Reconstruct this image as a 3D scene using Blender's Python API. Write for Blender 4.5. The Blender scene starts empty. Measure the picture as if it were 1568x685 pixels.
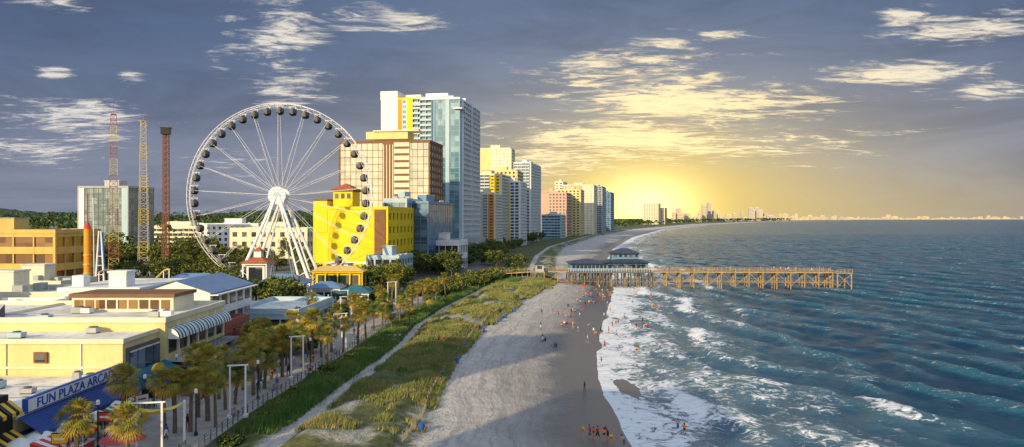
import bpy, math, random, numpy as np
from mathutils import Vector, Matrix
random.seed(7); rng=np.random.default_rng(7)
F=1120.0; HC=26.0; CITY=3.0
D=bpy.data; SC=bpy.context.scene
def G(u,v,z=CITY):
    Y=(HC-z)*F/(v-335.0); return ((u-784)/F*Y, Y)
def X(u,Y): return (u-784)/F*Y
def Z(v,Y): return HC-(v-335.0)/F*Y

# ---------------------------------------------------------------- materials
class N:
    def __init__(s,nt): s.t=nt
    def n(s,typ,**k):
        x=s.t.nodes.new(typ)
        for a,b in k.items(): setattr(x,a,b)
        return x
    def l(s,a,b): s.t.links.new(a,b)
    def put(s,sock,val):
        if isinstance(val,bpy.types.NodeSocket): s.l(val,sock)
        else: sock.default_value=val
    def m(s,op,a,b=0.0,c=0.0,clamp=False):
        x=s.n('ShaderNodeMath',operation=op); x.use_clamp=clamp
        s.put(x.inputs[0],a); s.put(x.inputs[1],b); s.put(x.inputs[2],c); return x.outputs[0]
    def mix(s,f,a,b,blend='MIX'):
        x=s.n('ShaderNodeMix',data_type='RGBA',blend_type=blend)
        s.put(x.inputs[0],f)
        for sock,val in ((x.inputs[6],a),(x.inputs[7],b)):
            if isinstance(val,bpy.types.NodeSocket): s.l(val,sock)
            else: sock.default_value=(*val[:3],1)
        return x.outputs[2]
    def noise(s,vec,scale,detail=4,rough=.55,dist=0.0):
        x=s.n('ShaderNodeTexNoise'); x.inputs['Scale'].default_value=scale; x.inputs['Detail'].default_value=detail
        x.inputs['Roughness'].default_value=rough; x.inputs['Distortion'].default_value=dist
        if vec is not None: s.l(vec,x.inputs['Vector'])
        return x.outputs['Fac']
    def ss(s,v,a,b,lo=0.0,hi=1.0):
        x=s.n('ShaderNodeMapRange',interpolation_type='SMOOTHSTEP')
        s.put(x.inputs[0],v); x.inputs[1].default_value=a; x.inputs[2].default_value=b
        x.inputs[3].default_value=lo; x.inputs[4].default_value=hi; return x.outputs[0]
    def mapping(s,vec,scale=(1,1,1),rot=(0,0,0)):
        x=s.n('ShaderNodeMapping'); x.inputs['Scale'].default_value=scale; x.inputs['Rotation'].default_value=rot
        s.l(vec,x.inputs['Vector']); return x.outputs[0]
    def attr(s,name): return s.n('ShaderNodeAttribute',attribute_name=name).outputs['Fac']
MATS={}
def newmat(name):
    m=D.materials.new(name); m.use_nodes=True; m.node_tree.nodes.clear(); k=N(m.node_tree)
    o=k.n('ShaderNodeOutputMaterial'); b=k.n('ShaderNodeBsdfPrincipled'); k.l(b.outputs[0],o.inputs[0]); return m,k,b
def mat(name,col,rough=.75,var=.25,scale=.6,metal=0.0,bump=0.0,streak=False,spec=.3):
    if name in MATS: return MATS[name]
    m,k,b=newmat(name)
    tc=k.n('ShaderNodeTexCoord').outputs['Object']
    vec=k.mapping(tc,(1,1,.25)) if streak else tc
    n1=k.noise(vec,scale,5,.65); n2=k.noise(tc,scale*9,2)
    f=k.m('ADD',k.m('MULTIPLY',n1,.7),k.m('MULTIPLY',n2,.3))
    f=k.ss(f,.3,.7)
    c=k.mix(f,[x*(1-var) for x in col],[min(1,x*(1+var*.6)) for x in col])
    k.l(c,b.inputs['Base Color']); b.inputs['Roughness'].default_value=rough; b.inputs['Metallic'].default_value=metal
    b.inputs['Specular IOR Level'].default_value=spec
    if bump>0:
        bm=k.n('ShaderNodeBump'); bm.inputs['Strength'].default_value=bump; bm.inputs['Distance'].default_value=.1
        k.l(n2,bm.inputs['Height']); k.l(bm.outputs[0],b.inputs['Normal'])
    MATS[name]=m; return m
def glassmat(name,col,col2,cx=3.0,cz=3.0,rough=.12,amt=.35):
    if name in MATS: return MATS[name]
    m,k,b=newmat(name)
    tc=k.n('ShaderNodeTexCoord').outputs['Object']
    sn=k.n('ShaderNodeVectorMath',operation='SNAP'); k.l(tc,sn.inputs[0]); sn.inputs[1].default_value=(cx,cx,cz)
    w=k.n('ShaderNodeTexWhiteNoise',noise_dimensions='3D'); k.l(sn.outputs[0],w.inputs[0])
    f=k.ss(w.outputs[0],1-amt-.15,1.0)
    k.l(k.mix(f,col,col2),b.inputs['Base Color']); b.inputs['Roughness'].default_value=rough
    b.inputs['Specular IOR Level'].default_value=.8
    MATS[name]=m; return m
white=mat('white_paint',(.78,.78,.76),.6,.12,.25,streak=True)
steelw=mat('white_steel',(.78,.78,.80),.4,.06,.3)
cream=mat('cream_stucco',(.72,.60,.28),.85,.18,.25,streak=True)
creaml=mat('pale_stucco',(.74,.68,.50),.85,.14,.2,streak=True)
yellow=mat('yellow_paint',(.85,.60,.015),.7,.10,.15,streak=True)
orange=mat('orange_paint',(.78,.30,.03),.7,.12,.2,streak=True)
ochre=mat('ochre_stucco',(.60,.43,.13),.8,.18,.2,streak=True)
salmon=mat('salmon_stucco',(.60,.38,.28),.8,.12,.2)
grey=mat('grey_concrete',(.40,.41,.42),.8,.2,.3,streak=True)
greyd=mat('dark_grey_trim',(.12,.12,.13),.7,.2,.4)
bluew=mat('pale_blue_wall',(.40,.53,.60),.7,.12,.2,streak=True)
bluet=mat('tower_teal_panel',(.22,.38,.46),.6,.12,.2,streak=True)
blueg=mat('steel_blue_panel',(.13,.25,.40),.45,.15,.2)
roofw=mat('roof_membrane_white',(.70,.69,.64),.9,.40,.14,bump=.3)
roofg=mat('roof_gravel_grey',(.38,.37,.35),.95,.4,.15,bump=.4)
roofd=mat('roof_dark_metal',(.05,.06,.085),.5,.3,.5)
roofb=mat('roof_blue_metal',(.12,.22,.40),.45,.2,.5)
rooft=mat('roof_red_tile',(.38,.11,.05),.8,.25,.8)
brown=mat('brown_trim',(.20,.10,.045),.7,.2,.5)
wood=mat('weathered_wood',(.30,.27,.22),.85,.35,.9,bump=.3)
fencew=mat('fence_slats',(.24,.21,.17),.9,.3,.9)
woodp=mat('pier_timber',(.42,.29,.13),.85,.35,.6)
black=mat('black_paint',(.02,.02,.022),.5,.2,1)
redp=mat('red_paint',(.55,.05,.03),.5,.15,1)
redr=mat('faded_red_steel',(.36,.11,.08),.5,.2,.4)
redb=mat('rust_brown_steel',(.24,.09,.055),.6,.25,.4)
yels=mat('yellow_steel',(.58,.46,.16),.5,.2,.4)
bluep=mat('royal_blue_paint',(.03,.10,.42),.5,.2,.5)
greenp=mat('green_awning',(.04,.22,.10),.8,.2,.5)
blues=mat('navy_awning',(.035,.07,.25),.8,.25,.6)
teal=mat('teal_awning',(.03,.14,.19),.8,.25,.6)
signy=mat('sign_yellow',(.80,.48,.03),.5,.1,1)
paving=mat('boardwalk_planks',(.38,.36,.33),.9,.3,.8)
bark=mat('palm_bark',(.17,.13,.09),.95,.35,3,bump=.6)
leafs=[mat('leaf_dark',(.020,.05,.014),.65,.4,.7),mat('leaf_mid',(.055,.105,.018),.6,.4,.7),mat('leaf_gold',(.20,.19,.02),.6,.4,.7)]
frond=[mat('frond_green',(.055,.13,.022),.5,.4,1.2),mat('frond_olive',(.22,.22,.025),.5,.4,1.2),mat('frond_dry_sunlit',(.45,.30,.05),.7,.3,1.2)]
gl_b=glassmat('glass_blue',(.03,.08,.14),(.17,.26,.35),3,3)
gl_d=glassmat('glass_dark',(.02,.03,.04),(.16,.14,.11),2.5,3)
gl_l=glassmat('glass_pale',(.08,.14,.16),(.26,.33,.33),2.6,3.1,.18,.5)
gl_t=glassmat('glass_tower_teal',(.06,.16,.23),(.22,.36,.42),2.6,3.3,.14,.5)
gl_w=glassmat('glass_warm',(.40,.39,.33),(.68,.60,.42),2.9,3.2,.15,.7)  # pale panes: the light they reflect is put into the base colour
gl_r=glassmat('glass_rust',(.10,.05,.02),(.30,.16,.05),2.9,3.2,.2,.6)
railm=mat('balcony_rail',(.38,.48,.55),.4,.1,.5)

# ---------------------------------------------------------------- mesh builder
class MB:
    def __init__(s): s.v=[];s.f=[];s.mi=[];s.ms=[]
    def mid(s,m):
        if m not in s.ms: s.ms.append(m)
        return s.ms.index(m)
    def poly(s,pts,m):
        b=len(s.v); s.v+= [tuple(p) for p in pts]; s.f.append(tuple(range(b,b+len(pts)))); s.mi.append(s.mid(m))
    def box(s,x0,x1,y0,y1,z0,z1,m,bev=0):
        if x0>x1:x0,x1=x1,x0
        if y0>y1:y0,y1=y1,y0
        b=len(s.v)
        s.v+=[(x0,y0,z0),(x1,y0,z0),(x1,y1,z0),(x0,y1,z0),(x0,y0,z1),(x1,y0,z1),(x1,y1,z1),(x0,y1,z1)]
        for q in ((0,3,2,1),(4,5,6,7),(0,1,5,4),(1,2,6,5),(2,3,7,6),(3,0,4,7)):
            s.f.append(tuple(b+i for i in q)); s.mi.append(s.mid(m))
    def beam(s,p,q,r,m,n=6,r2=None):
        p=Vector(p);q=Vector(q); r2=r if r2 is None else r2
        d=(q-p)
        if d.length<1e-6: return
        a=d.orthogonal().normalized(); c=d.normalized().cross(a); b=len(s.v)
        for P,R in ((p,r),(q,r2)):
            for i in range(n):
                t=2*math.pi*i/n; s.v.append(tuple(P+a*math.cos(t)*R+c*math.sin(t)*R))
        k=s.mid(m)
        for i in range(n):
            j=(i+1)%n; s.f.append((b+i,b+j,b+n+j,b+n+i)); s.mi.append(k)
        s.f.append(tuple(b+i for i in reversed(range(n)))); s.mi.append(k)
        s.f.append(tuple(b+n+i for i in range(n))); s.mi.append(k)
    def rev(s,c,prof,m,n=12):   # lathe about z: prof [(r,z)]
        b=len(s.v)
        for r,z in prof:
            for i in range(n):
                t=2*math.pi*i/n; s.v.append((c[0]+r*math.cos(t),c[1]+r*math.sin(t),c[2]+z))
        for j in range(len(prof)-1):
            k=s.mid(m[j] if isinstance(m,list) else m)
            for i in range(n):
                i2=(i+1)%n; s.f.append((b+j*n+i,b+j*n+i2,b+(j+1)*n+i2,b+(j+1)*n+i)); s.mi.append(k)
    def hip(s,x0,x1,y0,y1,z0,z1,m,ins=None,over=.5):
        x0-=over;x1+=over;y0-=over;y1+=over
        w=x1-x0;d=y1-y0; i=ins if ins is not None else min(w,d)/2*.98
        if w>=d: a=(x0+i,(y0+y1)/2,z1);c=(x1-i,(y0+y1)/2,z1)
        else: a=((x0+x1)/2,y0+i,z1);c=((x0+x1)/2,y1-i,z1)
        p=[(x0,y0,z0),(x1,y0,z0),(x1,y1,z0),(x0,y1,z0)]
        if w>=d:
            s.poly([p[0],p[1],c,a],m);s.poly([p[2],p[3],a,c],m);s.poly([p[1],p[2],c],m);s.poly([p[3],p[0],a],m)
        else:
            s.poly([p[1],p[2],c,a],m);s.poly([p[3],p[0],a,c],m);s.poly([p[0],p[1],a],m);s.poly([p[2],p[3],c],m)
        s.poly(p[::-1],m)
    def mesh(s,name):
        me=D.meshes.new(name); me.from_pydata(s.v,[],s.f)
        for m in s.ms: me.materials.append(m)
        me.polygons.foreach_set('material_index',s.mi); me.update(); return me
    def obj(s,name,loc=(0,0,0),rz=0,smooth=False):
        me=s.mesh(name)
        if smooth: me.polygons.foreach_set('use_smooth',[True]*len(s.f))
        return put(name,me,loc,rz)
def put(name,me,loc=(0,0,0),rz=0,sc=1):
    o=D.objects.new(name,me); o.location=loc; o.rotation_euler=(0,0,rz)
    o.scale=(sc,)*3 if not isinstance(sc,tuple) else sc
    SC.collection.objects.link(o); return o

# ---------------------------------------------------------------- coast lines
def line(pts,z):
    a=np.array([ (lambda g:(g[1],g[0]))(G(u,v,z)) for u,v in pts]); return a[np.argsort(a[:,0])]
SH=line([(985,710),(958,665),(938,620),(918,580),(914,540),(922,500),(936,460),(940,437),(936,415),(930,398),(938,382),(968,364),(1012,352),(1085,344),(1170,340),(1300,337.6),(1800,336)],0)
BW=np.array([(-300,-30),(60,-31),(86,-31),(132,-28),(178,-26),(225,-20),(257,-12),(300,-2)])
DN=line([(585,740),(612,700),(640,650),(662,600),(690,550),(735,505),(785,470),(828,442)],1.8)
PT=line([(350,720),(405,685),(470,640),(535,588),(590,548),(622,522),(640,498),(690,467),(735,445),(748,436)],2.4)
def shore(Y):
    return np.interp(Y,SH[:,0],SH[:,1])
def dune(Y):
    d=np.interp(Y,DN[:,0],DN[:,1]); far=shore(Y)-np.interp(Y,[250,300,600,1500,5000],[22,24,40,60,90])
    return np.where(np.asarray(Y)<DN[-1,0],d,np.minimum(far,far))
def path(Y):
    return np.where(np.asarray(Y)<PT[-1,0],np.interp(Y,PT[:,0],PT[:,1]),dune(Y)-12)
def bwk(Y):
    return np.where(np.asarray(Y)<285,np.interp(Y,BW[:,0],BW[:,1]),dune(Y)-np.interp(Y,[285,400,3000],[14,34,90]))
def hsh(i,j,s):
    n=(i.astype(np.int64)*374761393+j.astype(np.int64)*668265263+s*1442695)&0x7fffffff
    n=((n^(n>>13))*1274126177)&0x7fffffff
    return ((n^(n>>16))&0xffff)/65535.0
def vn(x,y,s=0):
    x=np.asarray(x,float);y=np.asarray(y,float); i=np.floor(x);j=np.floor(y);fx=x-i;fy=y-j
    fx=fx*fx*(3-2*fx);fy=fy*fy*(3-2*fy)
    a=hsh(i,j,s);b=hsh(i+1,j,s);c=hsh(i,j+1,s);d=hsh(i+1,j+1,s)
    return (a*(1-fx)+b*fx)*(1-fy)+(c*(1-fx)+d*fx)*fy
def zg(x,Y):
    x=np.asarray(x,float);Y=np.asarray(Y,float)
    s=shore(Y);d=dune(Y);b=bwk(Y)
    z=np.where(x>s,-(x-s)*.04,0)
    t=np.clip((s-x)/np.maximum(s-d,1),0,1); z=np.where((x<=s),1.6*t**.8,z)
    ind=np.clip((d-x)/3.0,0,1)*np.clip((x-b)/3.0,0,1)
    pd=np.abs(x-path(Y)); pm=np.clip((pd-.8)/2.0,0,1)
    bumpy=(vn(x/4,Y/6,3)*.9+vn(x/1.7,Y/1.9,5)*.35)
    z=np.where(x<d,1.6+.5*np.clip((d-x)/3.0,0,1)+ind*pm*bumpy,z)
    z=np.where(x<b+1.5,z+(2.98-z)*np.clip((b+1.5-x)/1.5,0,1),z)
    return z+np.where((x<s)&(x>d),((vn(x/2.5,Y/9,8)-.5)*.20+(vn(x/.9,Y/1.3,9)-.5)*.15)*np.clip((s-x-5)/7,0,1),0)
def g1(x,Y): return float(zg(np.array([x]),np.array([Y]))[0])

def gridmesh(name,Xa,Ya,Za,attrs,m):
    R,C=Xa.shape; me=D.meshes.new(name); nv=R*C
    me.vertices.add(nv); me.vertices.foreach_set('co',np.stack([Xa,Ya,Za],-1).astype(np.float32).ravel())
    idx=np.arange(nv).reshape(R,C); q=np.stack([idx[:-1,:-1],idx[:-1,1:],idx[1:,1:],idx[1:,:-1]],-1).reshape(-1)
    nf=(R-1)*(C-1); me.loops.add(nf*4); me.loops.foreach_set('vertex_index',q.astype(np.int32))
    me.polygons.add(nf); me.polygons.foreach_set('loop_start',np.arange(0,nf*4,4,dtype=np.int32))
    me.update(calc_edges=True); me.validate()
    me.polygons.foreach_set('use_smooth',np.ones(nf,bool))
    for k,a in attrs.items():
        at=me.attributes.new(k,'FLOAT','POINT'); at.data.foreach_set('value',a.astype(np.float32).ravel())
    me.materials.append(m); return put(name,me)

# ground
rows=np.concatenate([[-1500,-300,-50,0,30],np.arange(50,300,.5),300*np.power(1.035,np.arange(0,155))])
Yr=rows[:,None]
s=shore(Yr);d=dune(Yr);b=bwk(Yr)
cols=[]
Lx=-np.maximum(2500,1.6*np.abs(Yr)); t=np.linspace(0,1,46)[:-1]
cols.append(Lx+(b-Lx)*(1-(1-t)**2.6))
cols.append(b+(d-b)*np.linspace(0,1,81)[:-1]); cols.append(d+(s-d)*np.linspace(0,1,91)[:-1]); cols.append(s+np.linspace(0,1,16)**1.5*120)
Xg=np.concatenate(cols,1); Yg=np.repeat(Yr,Xg.shape[1],1); Zg=zg(Xg,Yg)
m,k,b_=newmat('ground_sand_and_dune')
tc=k.n('ShaderNodeTexCoord').outputs['Object']
sd=k.attr('sd');dd=k.attr('dd');pd=k.attr('pd');bd=k.attr('bd')
nA=k.noise(tc,.09,6,.6); nB=k.noise(tc,.55,6,.65); nC=k.noise(tc,3.0,4,.6); nD=k.noise(tc,.02,5,.6)
sand=k.mix(k.ss(nB,.3,.7),(.44,.42,.385),(.60,.57,.52))
sand=k.mix(k.m('MULTIPLY',k.ss(nC,.48,.7),.45),sand,(.29,.27,.25))
# tyre tracks running along the beach
cb=k.n('ShaderNodeCombineXYZ'); k.l(k.m('ADD',dd,k.m('MULTIPLY',nA,5.0)),cb.inputs[0]); sp=k.n('ShaderNodeSeparateXYZ'); k.l(tc,sp.inputs[0]); k.l(k.m('MULTIPLY',sp.outputs[1],.03),cb.inputs[1])
tr=k.noise(cb.outputs[0],1.3,4,.7)
sand=k.mix(k.ss(tr,.48,.60,0,.65),sand,(.32,.295,.275))
wl=k.m('ADD',sd,k.m('MULTIPLY',k.m('SUBTRACT',nA,.5),14.0))
wet=k.ss(wl,-11,-6)
damp=k.ss(wl,-22,-9,0,.6)
sand=k.mix(damp,sand,(.22,.20,.19)); sand=k.mix(wet,sand,(.11,.10,.10))
grass=k.mix(k.ss(nB,.35,.65),(.045,.075,.015),(.13,.13,.04))
du=k.m('ADD',dd,k.m('MULTIPLY',k.m('SUBTRACT',nB,.5),9.0))
gm=k.m('MULTIPLY',k.ss(du,1.5,-1.5),k.ss(k.m('ADD',k.m('ABSOLUTE',pd),k.m('MULTIPLY',k.m('SUBTRACT',nC,.5),1.2)),1.0,1.7))
gm=k.m('MULTIPLY',gm,k.m('MAXIMUM',k.ss(nA,.40,.52,.25,1),k.ss(pd,-.5,-2)))
col=k.mix(gm,sand,grass)
city=k.mix(k.ss(nD,.42,.56),(.05,.075,.02),(.16,.155,.14))
col=k.mix(k.ss(bd,1.0,0.0),col,city)
k.l(col,b_.inputs['Base Color'])
k.l(k.m('SUBTRACT',.95,k.m('MULTIPLY',wet,.6)),b_.inputs['Roughness'])
bm=k.n('ShaderNodeBump'); bm.inputs['Strength'].default_value=1.0; bm.inputs['Distance'].default_value=.35
k.l(k.m('MULTIPLY',k.m('ADD',k.m('ADD',nC,nB),tr),k.m('SUBTRACT',1.0,k.m('MULTIPLY',wet,.9))),bm.inputs['Height']); k.l(bm.outputs[0],b_.inputs['Normal'])
gridmesh('ground',Xg,Yg,Zg,{'sd':Xg-s,'dd':Xg-d,'pd':Xg-path(Yg),'bd':Xg-b},m)

# ---- water
rows=np.concatenate([[-1500,-300,-50,0,30,45],np.arange(55,150,.5),150*np.power(1.0042,np.arange(0,500)),1222*np.power(1.025,np.arange(0,160))])
NC_=460
Yr=rows[:,None]; s=shore(Yr); t=np.linspace(0,1,NC_)
x0=s-14; x1=np.maximum(.95*np.abs(Yr)+60,s+400)
x1=np.where((Yr>50)&(Yr<1300),np.maximum(s+90,.76*Yr+25),x1)
Xw=x0+(x1-x0)*t; Xw[:,-1:]=np.maximum(x1,s+600)
Yw=np.repeat(Yr,NC_,1); sdw=Xw-s
dx=(x1-x0)/NC_; dy=np.gradient(rows)[:,None]; gs=np.maximum(dx,dy)
Zw=np.zeros_like(Xw)
wA=vn(Xw/22,Yw/22,1);wB=vn(Xw/50+9,Yw/50,2)
for i in range(34):
    lam=2.4*(22/2.4)**rng.random(); th=rng.normal(math.radians(200),.55) # towards shore
    kx=math.cos(th)*2*math.pi/lam; ky=math.sin(th)*2*math.pi/lam; ph=rng.uniform(0,6.28)
    A=lam*.0074*np.clip(lam/(gs*3.2)-.5,0,1)
    w=kx*Xw+ky*Yw+ph+rng.uniform(1,6)*wA+rng.uniform(-6,6)*wB
    Zw+=A*(1-2*np.abs(np.sin(w/2))**1.1+.2)
fade=np.clip((sdw-1)/18,0,1)*.93+.07
Zw*=fade
wp=sdw+9*(vn(Xw/30,Yw/22,40)-.5)+3*(vn(Xw/9,Yw/6,41)-.5)
brk=np.zeros_like(Xw)
for c0,a in ((12,.35),(24,.5),(38,.5),(60,.4),(86,.4)):
    q=np.clip(vn(Xw/25,Yw/20,int(c0))*2.4-.9,0,1)*np.clip(700/np.maximum(Yw,1)-.8,0,1)
    if c0>50: q*=np.clip((190-Yw)/60,.3,1)
    Zw+=a*np.exp(-((wp-c0)/1.6)**2)*q; brk=np.maximum(brk,np.exp(-((wp-c0+1.5)/2.0)**2)*q*(1 if c0<30 else .8))
Zw+=.02
m,k,b_=newmat('sea_water')
tc=k.n('ShaderNodeTexCoord').outputs['Object']; sd=k.attr('sd'); wp_=k.attr('wp'); crest=k.attr('cr'); brk_=k.attr('brk')
vecr=k.mapping(tc,(.45,1,1),(0,0,math.radians(-8)))
n0=k.noise(tc,.012,5,.6); n1=k.noise(vecr,.22,6,.65,.4); n2=k.noise(vecr,1.1,5,.7,.6); n3=k.noise(tc,.06,5,.6,.5); n4=k.noise(tc,.5,8,.72,1.2)
n5=k.noise(k.mapping(tc,(.12,1,1)),.02,7,.75,.3)
deep=k.mix(k.ss(n0,.35,.65),(.003,.034,.082),(.005,.052,.105))
deep=k.mix(k.ss(k.m('ADD',k.m('MULTIPLY',n1,.5),k.m('MULTIPLY',crest,.5)),.30,.72),deep,(.022,.115,.175))
deep=k.mix(k.m('MULTIPLY',k.ss(n5,.45,.65),.5),deep,(.016,.09,.145))
shal=k.ss(k.m('ADD',sd,k.m('MULTIPLY',k.m('SUBTRACT',n3,.5),30)),55,3)
colw=k.mix(k.m('MULTIPLY',shal,.72),deep,(.10,.19,.26))
bias=k.n('ShaderNodeFloatCurve'); cv=bias.mapping.curves[0]
pts=[(0,.80),(.035,.72),(.08,.60),(.12,.38),(.18,.44),(.22,.26),(.30,.32),(.36,.16),(.5,.14),(.6,.08),(1,.02)]
cv.points[0].location=pts[0]; cv.points[1].location=pts[-1]
for p in pts[1:-1]: cv.points.new(*p)
bias.mapping.update(); k.l(k.m('DIVIDE',wp_,90.0,clamp=True),bias.inputs['Value'])
fv=k.m('ADD',k.m('MULTIPLY',n4,.9),k.m('MULTIPLY',bias.outputs[0],.42))
fv=k.m('ADD',fv,k.m('MULTIPLY',k.m('SUBTRACT',n3,.5),.25))
fv=k.m('ADD',fv,k.m('ADD',k.m('MULTIPLY',crest,.10),k.m('MULTIPLY',brk_,.21)))
foam=k.ss(fv,.655,.77)
cap=k.m('MULTIPLY',k.ss(k.m('ADD',n2,k.m('MULTIPLY',k.m('SUBTRACT',n3,.5),.35)),.57,.70),.75)
cap=k.m('MULTIPLY',cap,k.ss(crest,.35,.85))
foam=k.m('MAXIMUM',foam,cap)
colw=k.mix(foam,colw,(.80,.82,.84)); k.l(colw,b_.inputs['Base Color'])
k.l(k.m('ADD',.20,k.m('MULTIPLY',foam,.7)),b_.inputs['Roughness']); b_.inputs['IOR'].default_value=1.33
b_.inputs['Specular IOR Level'].default_value=.22
bm=k.n('ShaderNodeBump'); bm.inputs['Strength'].default_value=1.0; bm.inputs['Distance'].default_value=.9
k.l(k.m('ADD',k.m('ADD',n1,k.m('MULTIPLY',n2,.45)),k.m('MULTIPLY',foam,.08)),bm.inputs['Height']); k.l(bm.outputs[0],b_.inputs['Normal'])
gridmesh('sea_water',Xw,Yw,Zw,{'sd':sdw,'wp':wp,'brk':brk,'cr':np.clip(Zw/.6+.45,0,1)},m)

# ---- dune grass (one object)
def grass():
    n=80000
    Y=80*np.power(290/80,rng.random(n)**.8); u=rng.random(n)
    b=bwk(Y);d=dune(Y); x=b+.6+(d+1.0-b-.6)*u
    dens=vn(x/5,Y/9,21)*.6+vn(x/1.5,Y/2,22)*.4
    left=x<path(Y)
    keep=(dens>np.where(left,.12,.40))&(np.abs(x-path(Y))>1.3)
    for u0,v0,u1,v1 in ((560,578,650,570),(600,535,700,525),(500,640,600,655)):
        X0,Y0=G(u0,v0,2.4);X1,Y1=G(u1,v1,2.4); L=math.hypot(X1-X0,Y1-Y0)
        dist=np.abs((x-X0)*(Y1-Y0)-(Y-Y0)*(X1-X0))/L; keep&=~((dist<1.2)&(x>X0)&(x<X1))
    x=x[keep];Y=Y[keep];left=left[keep];n=len(x);z=zg(x,Y)
    K=6; x=np.repeat(x,K);Y=np.repeat(Y,K);z=np.repeat(z,K);left=np.repeat(left,K); N_=n*K
    x+=rng.normal(0,.25,N_);Y+=rng.normal(0,.25,N_)
    tall=.6+.8*vn(x/2.2,Y/3,77)
    h=rng.uniform(.35,1.0,N_)*np.where(left,1.2,.85)*tall; w=rng.uniform(.03,.07,N_)*(Y/110+.3); a=rng.uniform(0,6.28,N_)
    lx=rng.normal(.12,.22,N_)*h;ly=rng.normal(.05,.2,N_)*h
    V=np.zeros((N_,3,3)); V[:,0]=np.stack([x-w*np.cos(a),Y-w*np.sin(a),z-.05],-1);V[:,1]=np.stack([x+w*np.cos(a),Y+w*np.sin(a),z-.05],-1);V[:,2]=np.stack([x+lx,Y+ly,z+h],-1)
    me=D.meshes.new('dune_grass'); me.vertices.add(N_*3); me.vertices.foreach_set('co',V.astype(np.float32).ravel())
    me.loops.add(N_*3); me.loops.foreach_set('vertex_index',np.arange(N_*3,dtype=np.int32)); me.polygons.add(N_); me.polygons.foreach_set('loop_start',np.arange(0,N_*3,3,dtype=np.int32))
    me.update(calc_edges=True)
    at=me.attributes.new('gg','FLOAT','POINT'); at.data.foreach_set('value',np.repeat(np.where(left,.0,.72)+rng.normal(0,.3,N_),3).astype(np.float32))
    m,k,b_=newmat('dune_grass_blades'); tc=k.n('ShaderNodeTexCoord').outputs['Object']
    a_=k.m('ADD',k.attr('gg'),k.m('MULTIPLY',k.m('SUBTRACT',k.noise(tc,.25,5,.7),.5),4.0))
    c=k.mix(k.ss(a_,-.3,1.6),(.055,.15,.018),(.34,.28,.10)); k.l(c,b_.inputs['Base Color']); b_.inputs['Roughness'].default_value=.7
    me.materials.append(m); put('dune_grass',me)
grass()

# ---------------------------------------------------------------- buildings
def facade(mb,o,ux,nn,W,z0,z1,nf,nb,style,wall,glass):
    if isinstance(style,list):
        a=0
        for fr,st,wl in style:
            w=W*fr; facade(mb,(o[0]+ux[0]*a,o[1]+ux[1]*a),ux,nn,w,z0,z1,nf,max(1,round(nb*fr)),st,wl or wall,glass); a+=w
        return
    def hb(a0,a1,p0,p1,zz0,zz1,m):
        xs=[o[0]+ux[0]*a0+nn[0]*p0,o[0]+ux[0]*a1+nn[0]*p1]; ys=[o[1]+ux[1]*a0+nn[1]*p0,o[1]+ux[1]*a1+nn[1]*p1]
        mb.box(xs[0],xs[1],ys[0],ys[1],zz0,zz1,m)
    h=(z1-z0)/nf; bw=W/nb
    if style=='solid': hb(0,W,-.01,.36,z0,z1,wall); return
    if style in('grid','punch','ribbon'):
        sp={'grid':.32,'punch':.5,'ribbon':.42}[style]; pw={'grid':.22,'punch':.5,'ribbon':.06}[style]*bw
        for i in range(nf+1):
            zz=z0+i*h; hb(0,W,-.01,.35,zz-sp*h/2 if i else zz,min(zz+sp*h/2,z1+.01),wall)
        for j in range(nb+1):
            c=j*bw; hb(max(0,c-pw/2),min(W,c+pw/2),-.01,.40,z0,z1,wall)
    elif style=='glass':
        for i in range(nf+1): hb(0,W,-.01,.10,z0+i*h-.12,z0+i*h+.12,wall)
        for j in range(nb+1): hb(max(0,j*bw-.08),min(W,j*bw+.08),-.01,.13,z0,z1,wall)
    elif style=='balc':
        for i in range(nf):
            zz=z0+i*h; hb(0.02,W-.02,-.01,1.6,zz-.14,zz+.14,wall); hb(0.05,W-.05,1.50,1.56,zz+.14,zz+1.12,railm); hb(.04,W-.04,1.48,1.59,zz+1.12,zz+1.2,wall)
        hb(0,W,-.01,1.62,z1-.3,z1+.01,wall)
        for j in range(nb+1): hb(max(0,j*bw-.14),min(W,j*bw+.14),-.01,1.42,z0,z1-.3,wall)
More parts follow.
